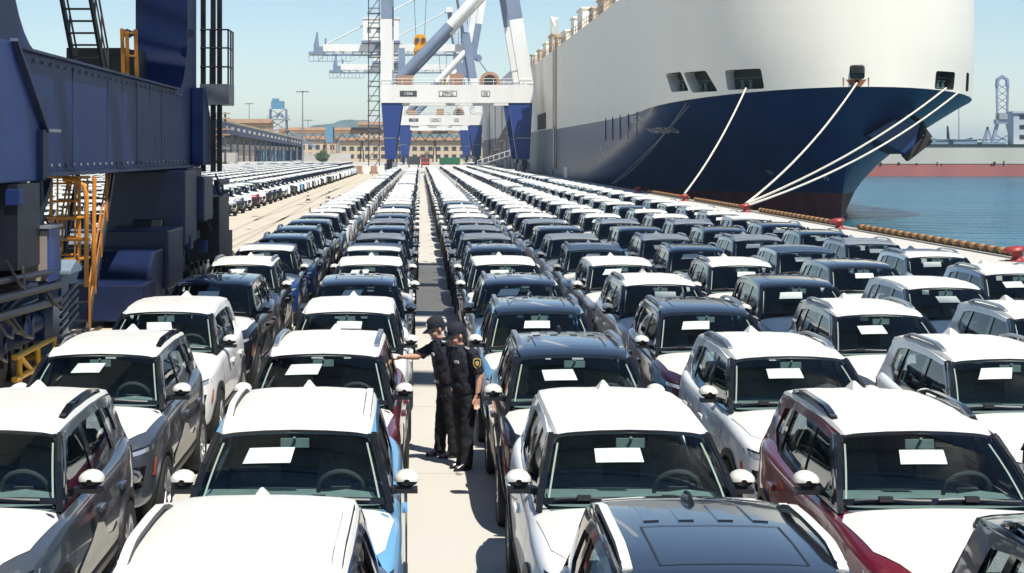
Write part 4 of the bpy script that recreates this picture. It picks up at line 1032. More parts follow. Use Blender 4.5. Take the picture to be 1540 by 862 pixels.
# side fittings: stern quarter recess, side door, strip and light square
b = MB(); b.box(21.80,21.99,262.5,268.5,1.0,20.6); part('side_strip', b, mat('strip_tan',(0.52,0.42,0.31),.6,var=.3,vscale=.4), ship)
b = MB(); b.box(21.70,21.795,263.2,264.6,1.0,8.0); part('strip_base', b, HNAVY, ship)
b = MB(); b.box(21.88,21.99,285,304,8.0,10.8); part('side_door', b, HDARK, ship)
b = MB(); b.box(21.84,21.99,270,330,-1,7.75); part('stern_quarter_plate', b, mat('quarter_grey',(0.16,0.19,0.22),.5,var=.4,vscale=.3), ship)
b = MB(); b.box(21.93,21.99,243,249,-.1,1.6); part('draught_board', b, HWHITE, ship)
for y in (165,172,179,186,193): 
    b = MB(); b.box(21.90,21.995,y-.05,y+.05,5.2+ (y-165)*.0,7.9); part('plate_seam', b, HNAVY, ship)
# deck edge: ventilator houses and rails
rr = random.Random(4)
y = 176.0
while y < 328:
    L = rr.uniform(4,8); h = rr.uniform(1.6,3.2); b = MB()
    b.box(22.3,25.0,y,y+L,20.7,20.7+h); b.box(22.1,25.2,y-.2,y+L+.2,20.7+h,20.9+h)
    part('ventilator_house', b, RUSTW if rr.random()<.6 else HWHITE, ship); y += L + rr.uniform(4,9)
b = MB()
for y in np.arange(160,329,3.0): b.tube([(22.15,y,20.7),(22.15,y,21.8)], .06, 5)
for z in (21.25,21.8): b.tube([(22.15,158,z),(22.15,328,z)], .05, 5)
part('deck_rail', b, RUSTW, ship)
b = MB()
for p0, p1 in (((22.6,283,20.7),(22.6,280,27)),((22.6,280,27),(22.6,273,25.0)),((23.6,284,20.7),(23.6,281,27)),((22.6,281,26.9),(23.6,281,26.9))): b.bar(p0,p1,.35,.35)
part('deck_davit', b, HWHITE, ship)
# anchor and its bolster on the far bow
b = MB(); b.prism([(37.6,5.2),(40.85,3.62),(41.7,4.3),(42.2,6.2),(40.0,6.6)], 'y', 137.4, 142.5); part('anchor_bolster', b, HNAVY, ship, bevel=.12)
ARUST = mat('anchor_brown', (0.030,0.018,0.014), .7, var=.4)
b = MB(); b.bar((42.9,139.2,6.2),(41.9,138.4,4.0),.55,.55); b.bar((41.1,138.3,3.35),(43.2,138.3,5.0),.7,.8); b.bar((41.1,138.3,3.3),(41.7,138.2,4.4),.5,.5,0,.25,.25); b.bar((43.2,138.3,5.0),(42.6,138.2,6.0),.5,.5,0,.25,.25); b.tube([(43,139.2,6.2),(42.2,140,6.9)],.2,8); part('anchor', b, ARUST, ship, bevel=.05)
# mooring lines
ROPE = mat('rope_cream', (0.66,0.61,0.50), 0.85, var=.25, vscale=6)
ROPEG = mat('rope_grey', (0.16,0.18,0.20), 0.85, var=.25, vscale=6)
def rope(p0, p1, sag, r, m, label):
    p0 = Vector(p0); p1 = Vector(p1); b = MB()
    pts = [p0.lerp(p1, t/14) + Vector((0,0,-sag*4*(t/14)*(1-t/14))) for t in range(15)]
    b.tube(pts, r, 6); return tag(part('mooring_rope', b, m, None, smooth=60), label, 'rope', 'mooring ropes from the car carrier')
rope((27.6,138.0,9.25),(20.55,126.8,.55),.6,.08,ROPE,'cream mooring rope from the wide bow opening to the red bollard left of the pair')
rope((35.62,132.9,9.45),(20.6,103.2,.5),.75,.08,ROPE,'cream mooring rope from the rusty round hawse hole at the middle of the bow')
rope((43.9,136.0,9.15),(20.65,103.0,.55),.7,.08,ROPE,'cream mooring rope from the right-hand bow opening, upper of the crossing pair')
rope((46.0,138.9,9.0),(20.7,102.8,.45),.95,.08,ROPE,'cream mooring rope from the rightmost bow edge, lower of the crossing pair')
rope((24.7,143.2,9.2),(20.7,176.0,.4),.5,.07,ROPEG,'thin grey mooring rope from the second slanted opening aft to the quay')
rope((24.2,144.3,9.1),(20.75,174.0,.5),.9,.06,ROPEG,'thin grey mooring rope hanging slack beside the navy bow')
# the second carrier astern
def simple_hull(name, label, x0, x1, y0, y1, bands, cat='ship'):
    t = thing(name, label, cat, ((x0+x1)/2, (y0+y1)/2, -2))
    return t
s2 = thing('car_carrier', 'second grey-white car carrier moored astern beyond the gantry cranes', 'ship', (36, 470, -2))
def p2(name, b, m, smooth=None, bevel=0):
    b.v = [(p[0]-36, p[1]-470, p[2]+2) for p in b.v]; return part(name, b, m, s2, smooth, bevel)
b = MB(); b.prism([(-4,0),(0,0)][:0] or [(22.2,-3),(50,-3),(50,8),(22.2,8)], 'y', 388, 580); p2('hull', b, mat('hull_slate',(0.10,0.11,0.12),.5,var=.4,vscale=.3))
b = MB(); b.box(22.15,50.05,387.9,580.1,8.02,24); p2('superstructure', b, mat('hull_pale_grey',(0.55,0.54,0.52),.55,var=.12,vscale=.3,stretch=(1,1,.15)))
for y in (400, 416, 440, 480, 520):
    b = MB(); b.box(22.02,22.14,y,y+.8,-1,20); p2('side_pipe', b, BLK)
b = MB(); b.prism([(14.5,.6),(15.3,.4),(22.0,10.5),(22.0,14.0)], 'y', 372, 379); p2('stern_ramp', b, mat('ramp_brown',(0.07,0.055,0.05),.7,var=.4,vscale=.4))
b = MB(); b.box(21.9,22.6,371,388,-1,17); p2('ramp_frame', b, mat('ramp_dark',(0.045,0.045,0.05),.6,var=.4))
b = MB()
for i in range(5): b.bar((14.5+i*1.2,371.9,.5+i*1.9),(15.6+i*1.2,371.9,0.9+i*1.9),.15,.15)
b.box(12,17,368,373,.2,1.0); p2('ramp_flap', b, STEELG)
# red and grey bulk ship across the water
bk = thing('bulk_carrier', 'long grey and faded red bulk ship lying across the harbour water', 'ship', (150, 420, -2))
def p3(name, b, m, smooth=None):
    b.v = [(p[0]-150, p[1]-420, p[2]+2) for p in b.v]; return part(name, b, m, bk, smooth)
b = MB(); b.box(74,260,402,432,-3,1.05); p3('lower_hull', b, mat('faded_red',(0.42,0.135,0.115),.7,var=.25,vscale=.08,stretch=(1,1,.5)))
b = MB(); b.box(73.9,260,401.9,432.1,1.06,5.7); p3('upper_hull', b, mat('bulk_grey',(0.50,0.48,0.41),.6,var=.12,vscale=.1))
b = MB(); b.box(73.8,260,401.7,401.89,5.4,5.9); p3('deck_edge', b, HDARK)
rb = random.Random(9)
for i in range(5):
    x = 111+i*7.1; b = MB(); b.box(x,x+5.8,404,418,5.72,6.4+rb.random()*.5); b.box(x-.2,x+6.0,403.8,418.2,6.95,7.15); p3('hatch_cover', b, mat('hatch_blue_grey',(0.16,0.25,0.33),.5,var=.35))
b = MB()
for i in range(26): 
    x = 75+rb.random()*85; b.box(x,x+.2+rb.random()*.5,401.8,401.89,1.0-rb.random()*.3,1.15+rb.random()**2*.8)
p3('rubbing_marks', b, HDARK)
b = MB(); b.box(151.3,151.9,401.6,401.88,-1.6,.7); p3('draught_scale', b, HWHITE)
b = MB(); b.bar((161,401.4,1),(163,401.4,3.2),.6,.4); b.box(160.5,162,401.2,401.8,.9,1.5); p3('accommodation_ladder', b, mat('ladder_brown',(0.25,0.13,0.09),.7))
for x, h in ((133,10.5),(121,8.5)):
    b = MB(); b.tube([(x,410,5.7),(x-.3,410,h)],[.5,.22],8); b.bar((x,410,6),(x+6,410,7.5),.3,.3); p3('deck_crane_post', b, HDARK)
b = MB(); b.box(147.5,172,405,409,5.7,13.6); b.box(147.2,173,404.6,409.4,13.6,14.1); b.box(153,165,406,409,14.1,16); p3('deckhouse', b, mat('deckhouse_grey',(0.42,0.46,0.50),.6,var=.1))
for k in range(3):
    for i in range(5):
        b = MB(); b.box(149+i*3.2,150.2+i*3.2,404.9,404.99,7.2+k*2.5,8.2+k*2.5); p3('deckhouse_window', b, HDARK)
bt = thing('harbour_tower', 'stacked grey platform tower of a far vessel just right of the dark anchor', 'tower', (127, 440, -2))
for z, w_, c in ((8,5,HDARK),(9.6,4.6,STEELG),(11,7.5,HDARK),(12.2,8,STEELG),(13.6,7.5,HWHITE)):
    b = MB(); b.box(-w_/2,w_/2,-3,3,z,z+1.15); part('platform', b, c, bt)
b = MB(); b.box(-1.6,1.6,-2,2,1,8.0); part('tower_shaft', b, STEELG, bt)
# ---------------------------------------------------------------- ship-to-shore gantry cranes
GREYBL = mat('crane_grey_blue', (0.19,0.24,0.33), 0.5, var=0.2, vscale=.3)
LEGB = mat('crane_leg_blue', (0.018,0.045,0.20), 0.45, var=0.2, vscale=.2)
PLATE = mat('plate_dark', (0.06,0.06,0.065), .6)
REEL = mat('reel_orange', (0.42,0.24,0.15), .6, var=.3)
SPRE = mat('spreader_yellow', (0.72,0.36,0.02), .45, var=.2)
def text_mesh(name, txt, size, m, parent, loc):
    cu = bpy.data.curves.new('t', 'FONT'); cu.body = txt; cu.size = size; cu.extrude = .03; cu.align_x = 'CENTER'; cu.align_y = 'CENTER'; cu.offset = .0
    o = bpy.data.objects.new('t', cu); C.objects.link(o); dg = bpy.context.evaluated_depsgraph_get(); dg.update()
    me = bpy.data.meshes.new_from_object(o.evaluated_get(dg)); bpy.data.objects.remove(o); me.materials.clear(); me.materials.append(m); me.name = name
    return link(name, me, parent, loc, (R(90),0,0))
def sts_crane(y0, label, nums, spx, spz, boom_ang):
    t = thing('gantry_crane', label, 'crane', (6.5, y0, 0), 0, 'ship-to-shore gantry cranes')
    def P(name, b, m, smooth=None, par=None): b.v = [(p[0]-6.5,p[1],p[2]) for p in b.v]; return part(name, b, m, par or t, smooth)
    for yy in (0, 17):
        for xt0,xt1,xb0,xb1 in ((-6.9,-3.2,-6.2,-4.6),(15.7,19.9,17.2,19.4)):
            b = MB(); d = 1.1; b.add([(xb0,yy-d,2.6),(xb1,yy-d,2.6),(xb1,yy+d,2.6),(xb0,yy+d,2.6),(xt0,yy-d,12.6),(xt1,yy-d,12.6),(xt1,yy+d,12.6),(xt0,yy+d,12.6)],[(0,3,2,1),(4,5,6,7),(0,1,5,4),(1,2,6,5),(2,3,7,6),(3,0,4,7)]); P('lower_leg', b, LEGB)
            b = MB(); b.box(xb0-.2,xb1+.2,yy-1.16,yy-1.11,6.3,6.45); P('leg_joint', b, STEELG)
        b = MB(); b.box(-6.95,20.0,yy-1.3,yy+1.3,12.62,15.8); P('portal_beam', b, WHP)
        b = MB()
        for x in np.arange(-6.8,20,1.8): b.tube([(x,yy-1.2,15.8),(x,yy-1.2,16.9)],.05,4)
        for z in (16.35,16.9): b.tube([(-6.8,yy-1.2,z),(19.9,yy-1.2,z)],.045,4)
        P('portal_rail', b, WHP)
        b = MB(); b.box(-7.0,-5.0,yy-1,yy+1,15.81,27.5); b.v = b.v; P('upper_column', b, WHP)
        b = MB(); b.box(-7.0,-5.0,yy-.98,yy+.98,27.51,37.3); P('upper_column', b, GREYBL)
        b = MB(); b.bar((18.9,yy,15.81),(17.0,yy,27.5),2.4,2.0); P('upper_column', b, WHP)
        b = MB(); b.bar((16.99,yy,27.55),(14.6,yy,42),2.38,1.95); b.bar((14.6,yy,42),(11.5,8.5,60),1.4,1.4); P('upper_column', b, GREYBL)
        b = MB(); b.tube([(-4.2,yy,16.4),(5.2,yy,26.3)],.95,10); P('diagonal_brace', b, GREYBL, 50)
        b = MB(); b.tube([(5.25,yy,26.35),(15.0,yy,36.8)],.95,10); P('diagonal_brace', b, WHP, 50)
        for xx in (-5.4, 18.3):
            b = MB(); b.box(xx-.5,xx+.5,yy-4.5,yy+4.5,1.5,2.55); b.box(xx-.4,xx+.4,yy-4.8,yy-.6,.85,1.48); b.box(xx-.4,xx+.4,yy+.6,yy+4.8,.85,1.48); P('bogie_beam', b, DARKB)
            b = MB()
            for k in (-4.2,-3,-1.8,-.9,.9,1.8,3,4.2): b.lathe([(0,-.2),(.42,-.2),(.42,.2),(0,.2)],10,Matrix.Translation((xx,yy+k,.45)) @ Matrix.Rotation(R(90),4,'Y'))
            P('bogie_wheels', b, BLK, 40)
            b = MB(); b.box(xx+.5,xx+1.1,yy-3.4,yy-2.2,.7,2.1); b.box(xx-1.0,xx-.5,yy-1.2,yy-.2,.7,1.9); P('bogie_motor', b, STEELG)
    b = MB(); b.box(-6.4,-5.0,1.31,15.69,12.9,15.2); P('sill_tie', b, WHP); b = MB(); b.box(18,19.4,1.31,15.69,12.9,15.2); P('sill_tie', b, WHP)
    for yy in (5.5, 11.5):
        b = MB(); b.box(-31.5,17,yy-.7,yy+.7,36.6,38.9); P('main_girder', b, WHP)
        b = MB(); b.box(-31.5,17,yy-.75,yy+.75,35.5,35.75)
        for x in np.arange(-31,16,3): b.box(x-.1,x+.1,yy-.1,yy+.1,35.75,36.6)
        P('trolley_walkway', b, GREYBL)
    for x in (-30,-21,-8,3,14): 
        b = MB(); b.box(x-.4,x+.4,6.21,10.79,36.8,38.4); P('girder_tie', b, WHP)
    b = MB(); b.box(-36,-31.5,4.4,12.6,35.6,36.5); b.box(-34.5,-31.6,5,12,36.5,38.2); b.tube([(-33.8,8,38.2),(-33.5,8,43)],[.9,.25],6); b.tube([(-30.8,8,38.9),(-30.8,8,41)],[.3,.3],6); P('girder_tail', b, GREYBL)
    b = MB()
    for z in (33.4,): b.tube([(-36,5,z),(-23,5,z)],.12,4)
    for i, x in enumerate(np.arange(-36,-22,1.5)): b.tube([(x,5,33.4),(x,5,36)],.08,4)
    b.tube([(-33,5,33.4),(-30.5,5,36)],.1,4)
    P('cable_gallery', b, GREYBL)
    b = MB()
    for i in range(9):
        x = -22+i*1.9; b.tube([(x,5,36.4),(x+.5,5,33.6-.2*(i%2)),(x+1.0,5,36.4)],.05,4)
    P('festoon_cable', b, GREYBL)
    b = MB(); b.box(-18.5,-6.9,3.5,13.5,40.0,47.0); b.box(-18.8,-6.6,3.2,13.8,47.0,47.4); P('machinery_house', b, WHP)
    b = MB(); b.box(-19,-6.5,3,14,39.2,39.9); b.box(-14.5,-9.5,4,13,36.8,39.15); P('house_base', b, GREYBL)
    for x in (-16.5,-13.5,-10.5):
        b = MB(); b.box(x-.6,x+.6,3.40,3.49,42.5,44.2); P('house_window', b, STEELG)
    b = MB()
    for dy in (0,.9): b.tube([(-30.5,8+dy,39),(-12,8+dy,48.5),(11.5,8.5+dy,60.5)],.22,5)
    P('back_stay', b, WHP)
    b = MB(); b.box(10.2,12.8,5,12,59.5,61.5); P('apex_beam', b, WHP)
    # boom, raised
    ca, sa = math.cos(R(boom_ang)), math.sin(R(boom_ang)); hx, hz = 17.6, 37.6
    for yy in (6,11):
        b = MB(); b.bar((hx,yy,hz),(hx+8*ca,yy,hz+8*sa),2.0,1.3); P('boom', b, GREYBL)
        b = MB(); b.bar((hx+8.05*ca,yy,hz+8.05*sa),(hx+44*ca,yy,hz+44*sa),2.0,1.3); P('boom', b, WHP)
    b = MB(); b.box(16.2,18.4,4.6,12.4,34.2,39.4); b.lathe([(0,-.8),(1.2,-.8),(1.2,.8),(0,.8)],12,Matrix.Translation((18.8,6,34.4)) @ Matrix.Rotation(R(90),4,'X')); P('boom_hinge', b, GREYBL)
    b = MB()
    for x in (13.2,15.2):
        b.tube([(x,4,39),(x,4,52)],.14,4)
    for z in np.arange(39.5,52,1.6): b.box(13.0,15.4,3.4,4.6,z,z+.12)
    P('hinge_ladder_tower', b, GREYBL)
    # stair tower on the landside leg
    b = MB()
    for x in (-9.2,-7.3):
        for y in (-.9,.9): b.tube([(x,y,.2),(x,y,36)],.07,4)
    n = 0
    for z in np.arange(2.5,36,2.6):
        b.box(-9.4,-7.1,-1.1,1.1,z,z+.12); b.bar((-9.1,-.5 if n%2 else .5,z-2.5),(-7.4,-.5 if n%2 else .5,z),.5,.12); n += 1
        for y in (-1.05,1.05): b.tube([(-9.3,y,z+1.0),(-7.2,y,z+1.0)],.05,4)
    P('stair_tower', b, mat('stair_grey',(0.10,0.11,0.13),.6))
    # cable reel and winches standing on the portal
    b = MB(); M_ = Matrix.Translation((12.3,-1.0,16.3)) @ Matrix.Rotation(R(90),4,'X'); b.lathe([(1.8,-.2),(1.85,.2),(1.3,.25),(1.3,-.25),(1.8,-.2)],24,M_,0,cap=False); P('cable_reel', b, REEL, 40)
    b = MB(); b.lathe([(1.28,-.2),(1.28,.2),(0,.2)],20,M_); P('reel_core', b, HDARK, 40)
    for x0,x1,h in ((-4.2,-1.2,1.7),(5.2,7.6,2.0)):
        b = MB(); b.box(x0,x1,-1,.2,15.82,15.8+h); P('winch', b, REEL)
    b = MB(); b.lathe([(1.2,-.1),(1.2,.1),(1.0,.1),(1.0,-.1),(1.2,-.1)],18,Matrix.Translation((17.0,-.6,17.2)) @ Matrix.Rotation(R(90),4,'X'), cap=False); b.bar((10.5,-.9,20),(13,-.9,16.5),.2,.2); P('hose_reel', b, GREYBL, 40)
    for x, tx, w_ in zip((-2.1,4.9,11.6), nums, (3.0,3.2,1.5)):
        b = MB(); b.box(x-w_/2,x+w_/2,-1.36,-1.31,13.75,14.75); f = P('number_plate', b, PLATE)
        b = MB(); b.box(x-w_/2+.12,x+w_/2-.12,-1.40,-1.365,13.87,14.63); P('plate_face', b, WHP if tx != nums[0] else PLATE, None, f)
        text_mesh('plate_lettering', tx, .80, PLATE if tx != nums[0] else WHP, f, (x-6.5,-1.43,14.25))
    s = thing('container_spreader', label2 := ('yellow hanging spreader frame, '+('nearest and largest' if y0 < 400 else ('middle one, below the far girder' if y0 < 600 else 'farthest and smallest'))), 'crane spreader', (spx, y0+8.5, spz), 0, 'yellow spreaders hanging from gantry cranes')
    b = MB(); b.prism([(-.8,1.2),(.8,1.2),(1.2,2.0),(1.05,2.8),(.5,3.3),(-.5,3.3),(-1.05,2.8),(-1.2,2.0)],'y',-3,3); part('headblock', b, SPRE, s, bevel=.1)
    b = MB(); b.box(-.75,.75,-6,6,.35,1.15); b.box(-1.15,1.15,-6.2,-5.6,.2,.7); b.box(-1.15,1.15,5.6,6.2,.2,.7); part('spreader_frame', b, SPRE, s)
    b = MB()
    for x in (-.55,.55): b.lathe([(0,-.2),(.42,-.2),(.42,.2),(0,.2)],12,Matrix.Translation((x,-3.1,2.2)) @ Matrix.Rotation(R(90),4,'X'))
    part('sheaves', b, PLATE, s, smooth=40)
    for x in (-1,0,1):
        for y in (-5.9,5.9): b = MB(); b.bar((x,y,.2),(x*1.15,y,-.9),.3,.3,0,.12,.12); part('flipper', b, SPRE, s)
    b = MB()
    for x in (-.8,.8):
        for y in (-1.5,1.5): b.tube([(x,y,3.2),(x*1.6,y*1.2,36-spz)],.06,4)
    part('hoist_rope', b, GREYBL, s)
sts_crane(290, 'nearest tall white gantry crane with blue legs and 1366 on its portal beam', ('1366','ZPMC','05'), .0, 22.0, 78)
sts_crane(522, 'second white gantry crane, back girder reaching left beyond the nearest crane', ('1365','ZPMC','04'), 7.4, 25.0, 80)
sts_crane(640, 'farthest white gantry crane, its lower back girder smallest in the picture', ('1364','ZPMC','03'), 12.0, 25.0, 80)

# ---------------------------------------------------------------- far buildings, shed, towers, masts
CREAMW = mat('building_cream', (0.56,0.45,0.32), .8, var=.12, vscale=.15)
BROWNR = mat('roof_brown', (0.33,0.20,0.11), .8, var=.25, vscale=.2)
TANR = mat('roof_tan', (0.42,0.34,0.22), .8, var=.2, vscale=.1)
DGLASS = mat('window_dark', (0.05,0.06,0.07), .25)
SKYB = mat('cladding_blue', (0.12,0.27,0.40), .5, var=.15)
SHEDN = mat('shed_navy', (0.03,0.05,0.10), .6, var=.3)
WALLW = mat('wall_pale', (0.50,0.48,0.43), .85, var=.15, vscale=.1)
def building(name, label, x0, x1, y, depth, h, rows_, cols, wz, roof=True, wallm=CREAMW):
    t = thing(name, label, 'building', ((x0+x1)/2, y, 0)); ox = (x0+x1)/2
    b = MB(); b.box(x0-ox,x1-ox,0,depth,0,h); part('wall', b, wallm, t)
    if roof: b = MB(); b.prism([(-1.0,h+.02),(depth+1,h+.02),(depth/2,h+1.6)],'x',x0-ox-.5,x1-ox+.5); part('roof', b, BROWNR, t)
    wm = None
    for z, hh in wz:
        for i in range(cols):
            x = x0-ox + (x1-x0)*(i+.5)/cols; ww = min(1.1,(x1-x0)/cols*.28)
            if wm is None:
                b = MB(); b.box(-ww,ww,-.05,.1,0,hh); b.box(-ww-.12,ww+.12,-.12,-.04,-.15,0); wm = b.mesh('window',[DGLASS])
            link('window', wm, t, (x,0,z))
    return t
building('warehouse_office', 'long cream building with two rows of square windows behind the cranes', -34, 26, 690, 18, 8.8, 2, 18, ((1.6,1.5),(4.9,1.5)))
building('warehouse_office', 'cream building with dark windows left of the long one', -52, -36.2, 700, 18, 9.6, 2, 5, ((2.0,1.8),(5.4,1.6)))
building('office_block', 'taller cream block rising above the brown roof near the hill', -28, -12, 740, 14, 16.5, 1, 6, ((12.2,1.4),))
building('yard_building', 'far cream building between the crane legs and the ships', 27, 60, 720, 18, 8.0, 2, 9, ((1.6,1.4),(4.6,1.4)))
# conveyor gallery on trestles in front of the buildings
g = thing('conveyor_gallery', 'brown roofed conveyor gallery on a steel truss crossing behind the cranes', 'conveyor', (-10, 670, 0))
b = MB(); b.prism([(-1.8,13.0),(1.8,13.0),(0,14.2)],'x',-48,48); b.box(-48,48,-1.7,1.7,11.6,12.98); part('gallery_roof', b, BROWNR, g)
b = MB()
for x in np.arange(-48,47.9,4.0):
    b.bar((x,-1.7,8.8),(x+2,-1.7,11.6),.3,.3); b.bar((x+2,-1.7,11.6),(x+4,-1.7,8.8),.3,.3)
b.box(-48,48,-1.9,-1.5,8.5,8.85); part('gallery_truss', b, PLATE, g)
for x in np.arange(-44,46,15):
    b = MB(); b.bar((x-.8,0,0),(x-.2,0,8.5),.45,.45); b.bar((x+.8,0,0),(x+.2,0,8.5),.45,.45); part('trestle', b, PLATE, g)
t = thing('transfer_tower', 'small bright blue clad conveyor tower left of the cranes', 'tower', (-36.5, 655, 0))
b = MB(); b.box(-1.4,1.4,-1.4,1.4,8.0,14.2); part('cladding', b, SKYB, t); b = MB(); b.box(1.41,1.9,-1.2,1.2,9,14); part('side_duct', b, SHEDN, t)
b = MB()
for x in (-1.2,1.2):
    for y in (-1.2,1.2): b.bar((x,y,0),(x,y,8),.35,.35)
part('leg_frame', b, REEL, t)
wl = MB(); wl.box(-47,-26,610,610.5,0,3.6); o = tag(part('boundary_wall', wl, WALLW), 'low pale boundary wall with a round green bush in front', 'wall')
# long open storage shed at the left
sh = thing('storage_shed', 'long open-sided storage shed with tan roof and navy fascia at left', 'building', (-44, 470, 0))
b = MB(); b.add([(0,-134,11.0),(0,136,8.6),(-26,136,13.0),(-26,-134,15.4),(0,-134,11.5),(0,136,9.1),(-26,136,13.5),(-26,-134,15.9)],[(0,1,2,3),(7,6,5,4),(0,4,5,1),(1,5,6,2),(2,6,7,3),(3,7,4,0)]); part('roof', b, TANR, sh)
b = MB(); b.add([(.05,-134,8.4),(.05,136,6.0),(.05,136,8.58),(.05,-134,10.98),(-.35,-134,8.4),(-.35,136,6.0),(-.35,136,8.58),(-.35,-134,10.98)],[(0,1,2,3),(7,6,5,4),(0,4,5,1),(1,5,6,2),(2,6,7,3),(3,7,4,0)]); part('fascia', b, SHEDN, sh)
for i in range(22):
    y = -132+i*12.6; z = 8.4-2.4*(y+134)/270
    b = MB(); b.box(.06,.14,y+3,y+8,z+1.0,z+1.7); part('fascia_vent', b, WALLW, sh)
for i in range(20):
    y = -133+i*14.1; b = MB(); b.box(-.35,.1,y-.25,y+.25,0,8.3-2.4*(y+134)/270); part('column', b, SHEDN, sh)
b = MB(); b.box(-1.6,-1.3,-133,135,0,5.8); part('back_wall', b, CREAMW, sh)
b = MB(); b.box(.2,.5,-133,135,0,1.1); part('plinth_wall', b, WALLW, sh)
b = MB()
for z in (2.2,4.2): b.box(-.15,-.05,-133,135,z,z+.15)
part('girt_rail', b, SHEDN, sh)
for i in range(9):
    b = MB(); y = -20+i*16; b.box(-1.25,-.5,y,y+6,1.0,4.6); part('stored_machine', b, SKYB if i%2 else SHEDN, sh)
b = MB(); b.box(-26,0.2,135.6,136.2,0,8.4); part('end_wall', b, SHEDN, sh)
lf = thing('pipe_rack', 'orange brown steel pipe rack in front of the shed near the blue crane', 'steel frame', (-41, 330, 0))
for x in (-2.5,-.5,1.5):
    b = MB(); b.box(x-.2,x+.2,-.2,.2,0,12.0); part('column', b, PLATE, lf)
for z, m in ((4.5,STEELG),(7.3,REEL),(8.4,REEL),(10.6,TANR),(11.6,TANR)):
    b = MB(); b.box(-3.5,2.5,-.4,.4,z,z+.3); part('cross_beam', b, m, lf)
b = MB(); b.bar((-2.5,-.3,4.8),(1.5,-.3,7.3),.15,.15); b.bar((1.5,-.3,4.8),(-2.5,-.3,7.3),.15,.15); part('brace', b, REEL, lf)
b = MB(); b.box(-4,3,4,9,0,3.8); part('switch_house', b, WALLW, lf)
# conveyor head tower
ct = thing('conveyor_tower', 'steel conveyor head tower with a blue top cabin above the shed', 'tower', (-54, 620, 0))
b = MB(); b.box(-2.6,2.2,-2.2,2.2,20.5,23.4); b.box(-2.2,.2,-1.9,1.9,23.45,24.4); part('top_cabin', b, SKYB, ct)
b = MB()
for x in (-3,3):
    for y in (-2.5,2.5): b.bar((x*1.15,y,0),(x,y,20.4),.5,.5)
for z0 in (8,12.5,16.5):
    for s in (-1,1): b.bar((-3*s,-2.5,z0),(3*s,-2.5,z0+4),.3,.3)
part('tower_frame', b, GREYBL, ct)
for z in (12.2,16.2):
    b = MB(); b.box(-4,4.4,-3.2,3.2,z,z+.35); part('platform', b, REEL if z < 14 else STEELG, ct)
b = MB()
for x in (-3.9,-1.3,1.3,4.2): b.tube([(x,-3.1,16.5),(x,-3.1,17.8)],.08,4)
b.tube([(-3.9,-3.1,17.8),(4.2,-3.1,17.8)],.08,4); b.tube([(-.5,-2.7,17),(1,-2.9,19),(2.2,-2.7,17.5)],.5,6); part('chute', b, GREYBL, ct)
b = MB(); b.bar((-4,0,14.4),(-26,-60,13.6),1.6,1.3); part('conveyor_bridge', b, SHEDN, ct); b = MB(); b.bar((-4,0,15.3),(-26,-60,14.5),1.9,.3); part('bridge_roof', b, TANR, ct)
b = MB(); b.bar((4,0,12),(13,14,6),.7,.7); part('stay_leg', b, GREYBL, ct)
# storage building roof behind the shed
building('silo_house', 'tan roofed loading house behind the open shed at left', -75, -52, 560, 16, 14.0, 1, 7, ((9,1.2),), True, TANR)
def mast(px_x, y, h, label, heads=6):
    t = thing('light_mast', label, 'light mast', (px_x, y, 0), 0, 'tall yard light masts')
    b = MB(); b.tube([(0,0,0),(0,0,h)],[.38,.16],8); part('pole', b, STEELG, t, smooth=60)
    b = MB(); b.box(-2.1,2.1,-.25,.25,h,h+.15); part('cross_arm', b, STEELG, t)
    for i in range(heads):
        b = MB(); x = -1.9+3.8*i/(heads-1); b.box(x-.22,x+.22,-.4,.1,h-.35,h-.02); part('floodlight', b, PLATE, t)
mast(-41.3,572,25.3,'tallest grey light mast standing at the end of the shed'); mast(-54,784,19.5,'shorter light mast just right of the tallest one')
mast(-84,800,28,'thin light mast standing far behind the shed roof'); mast(-77,1150,20,'faint light mast near the foot of the hill')
mast(205,620,24,'light mast across the water beside the portal crane'); mast(191,760,17,'lower light mast across the water behind the bulk ship')
# harbour crane across the water
hc = thing('harbour_crane', 'pale portal harbour crane standing upright across the water at far right', 'crane', (196.5, 550, -1))
b = MB()
for s in (-1,1):
    b.bar((s*5.5,0,0),(s*1.6,0,15),1.0,1.0); b.bar((s*3.6,0,7.5),(-s*2.6,0,11),.5,.5)
    b.bar((s*1.6,0,15),(s*1.9,0,27),.6,.6)
b.box(-2.4,2.4,-1.5,1.5,14.5,16); part('portal_frame', b, GREYBL, hc)
b = MB(); b.box(-1.6,2.6,-2,2,16.05,18.2); part('cab', b, STEELG, hc)
b = MB()
for k in range(4): b.bar((-1.7,0,19+k*2.3),(1.7,0,21.3+k*2.3),.25,.25); b.bar((1.7,0,19+k*2.3),(-1.7,0,21.3+k*2.3),.25,.25)
b.tube([(-1.8,0,27),(-1.6,0,29.5),(0,0,30.5),(1.6,0,29.5),(1.8,0,27)],.7,6); part('jib', b, GREYBL, hc)
hc2 = thing('derrick_crane', 'thin A-shaped derrick crane behind the bulk ship hatches', 'crane', (195, 560, -1))
b = MB()
for p0,p1 in (((-4.2,0,0),(0,0,13.7)),((-1.2,0,0),(0,0,13.7)),((0,0,13.7),(2.6,0,5))): b.bar(p0,p1,.5,.5)
part('lattice_legs', b, GREYBL, hc2)
pier = MB(); pier.box(60,420,445,900,-3,.9); struct(part('far_pier', pier, WALLW))
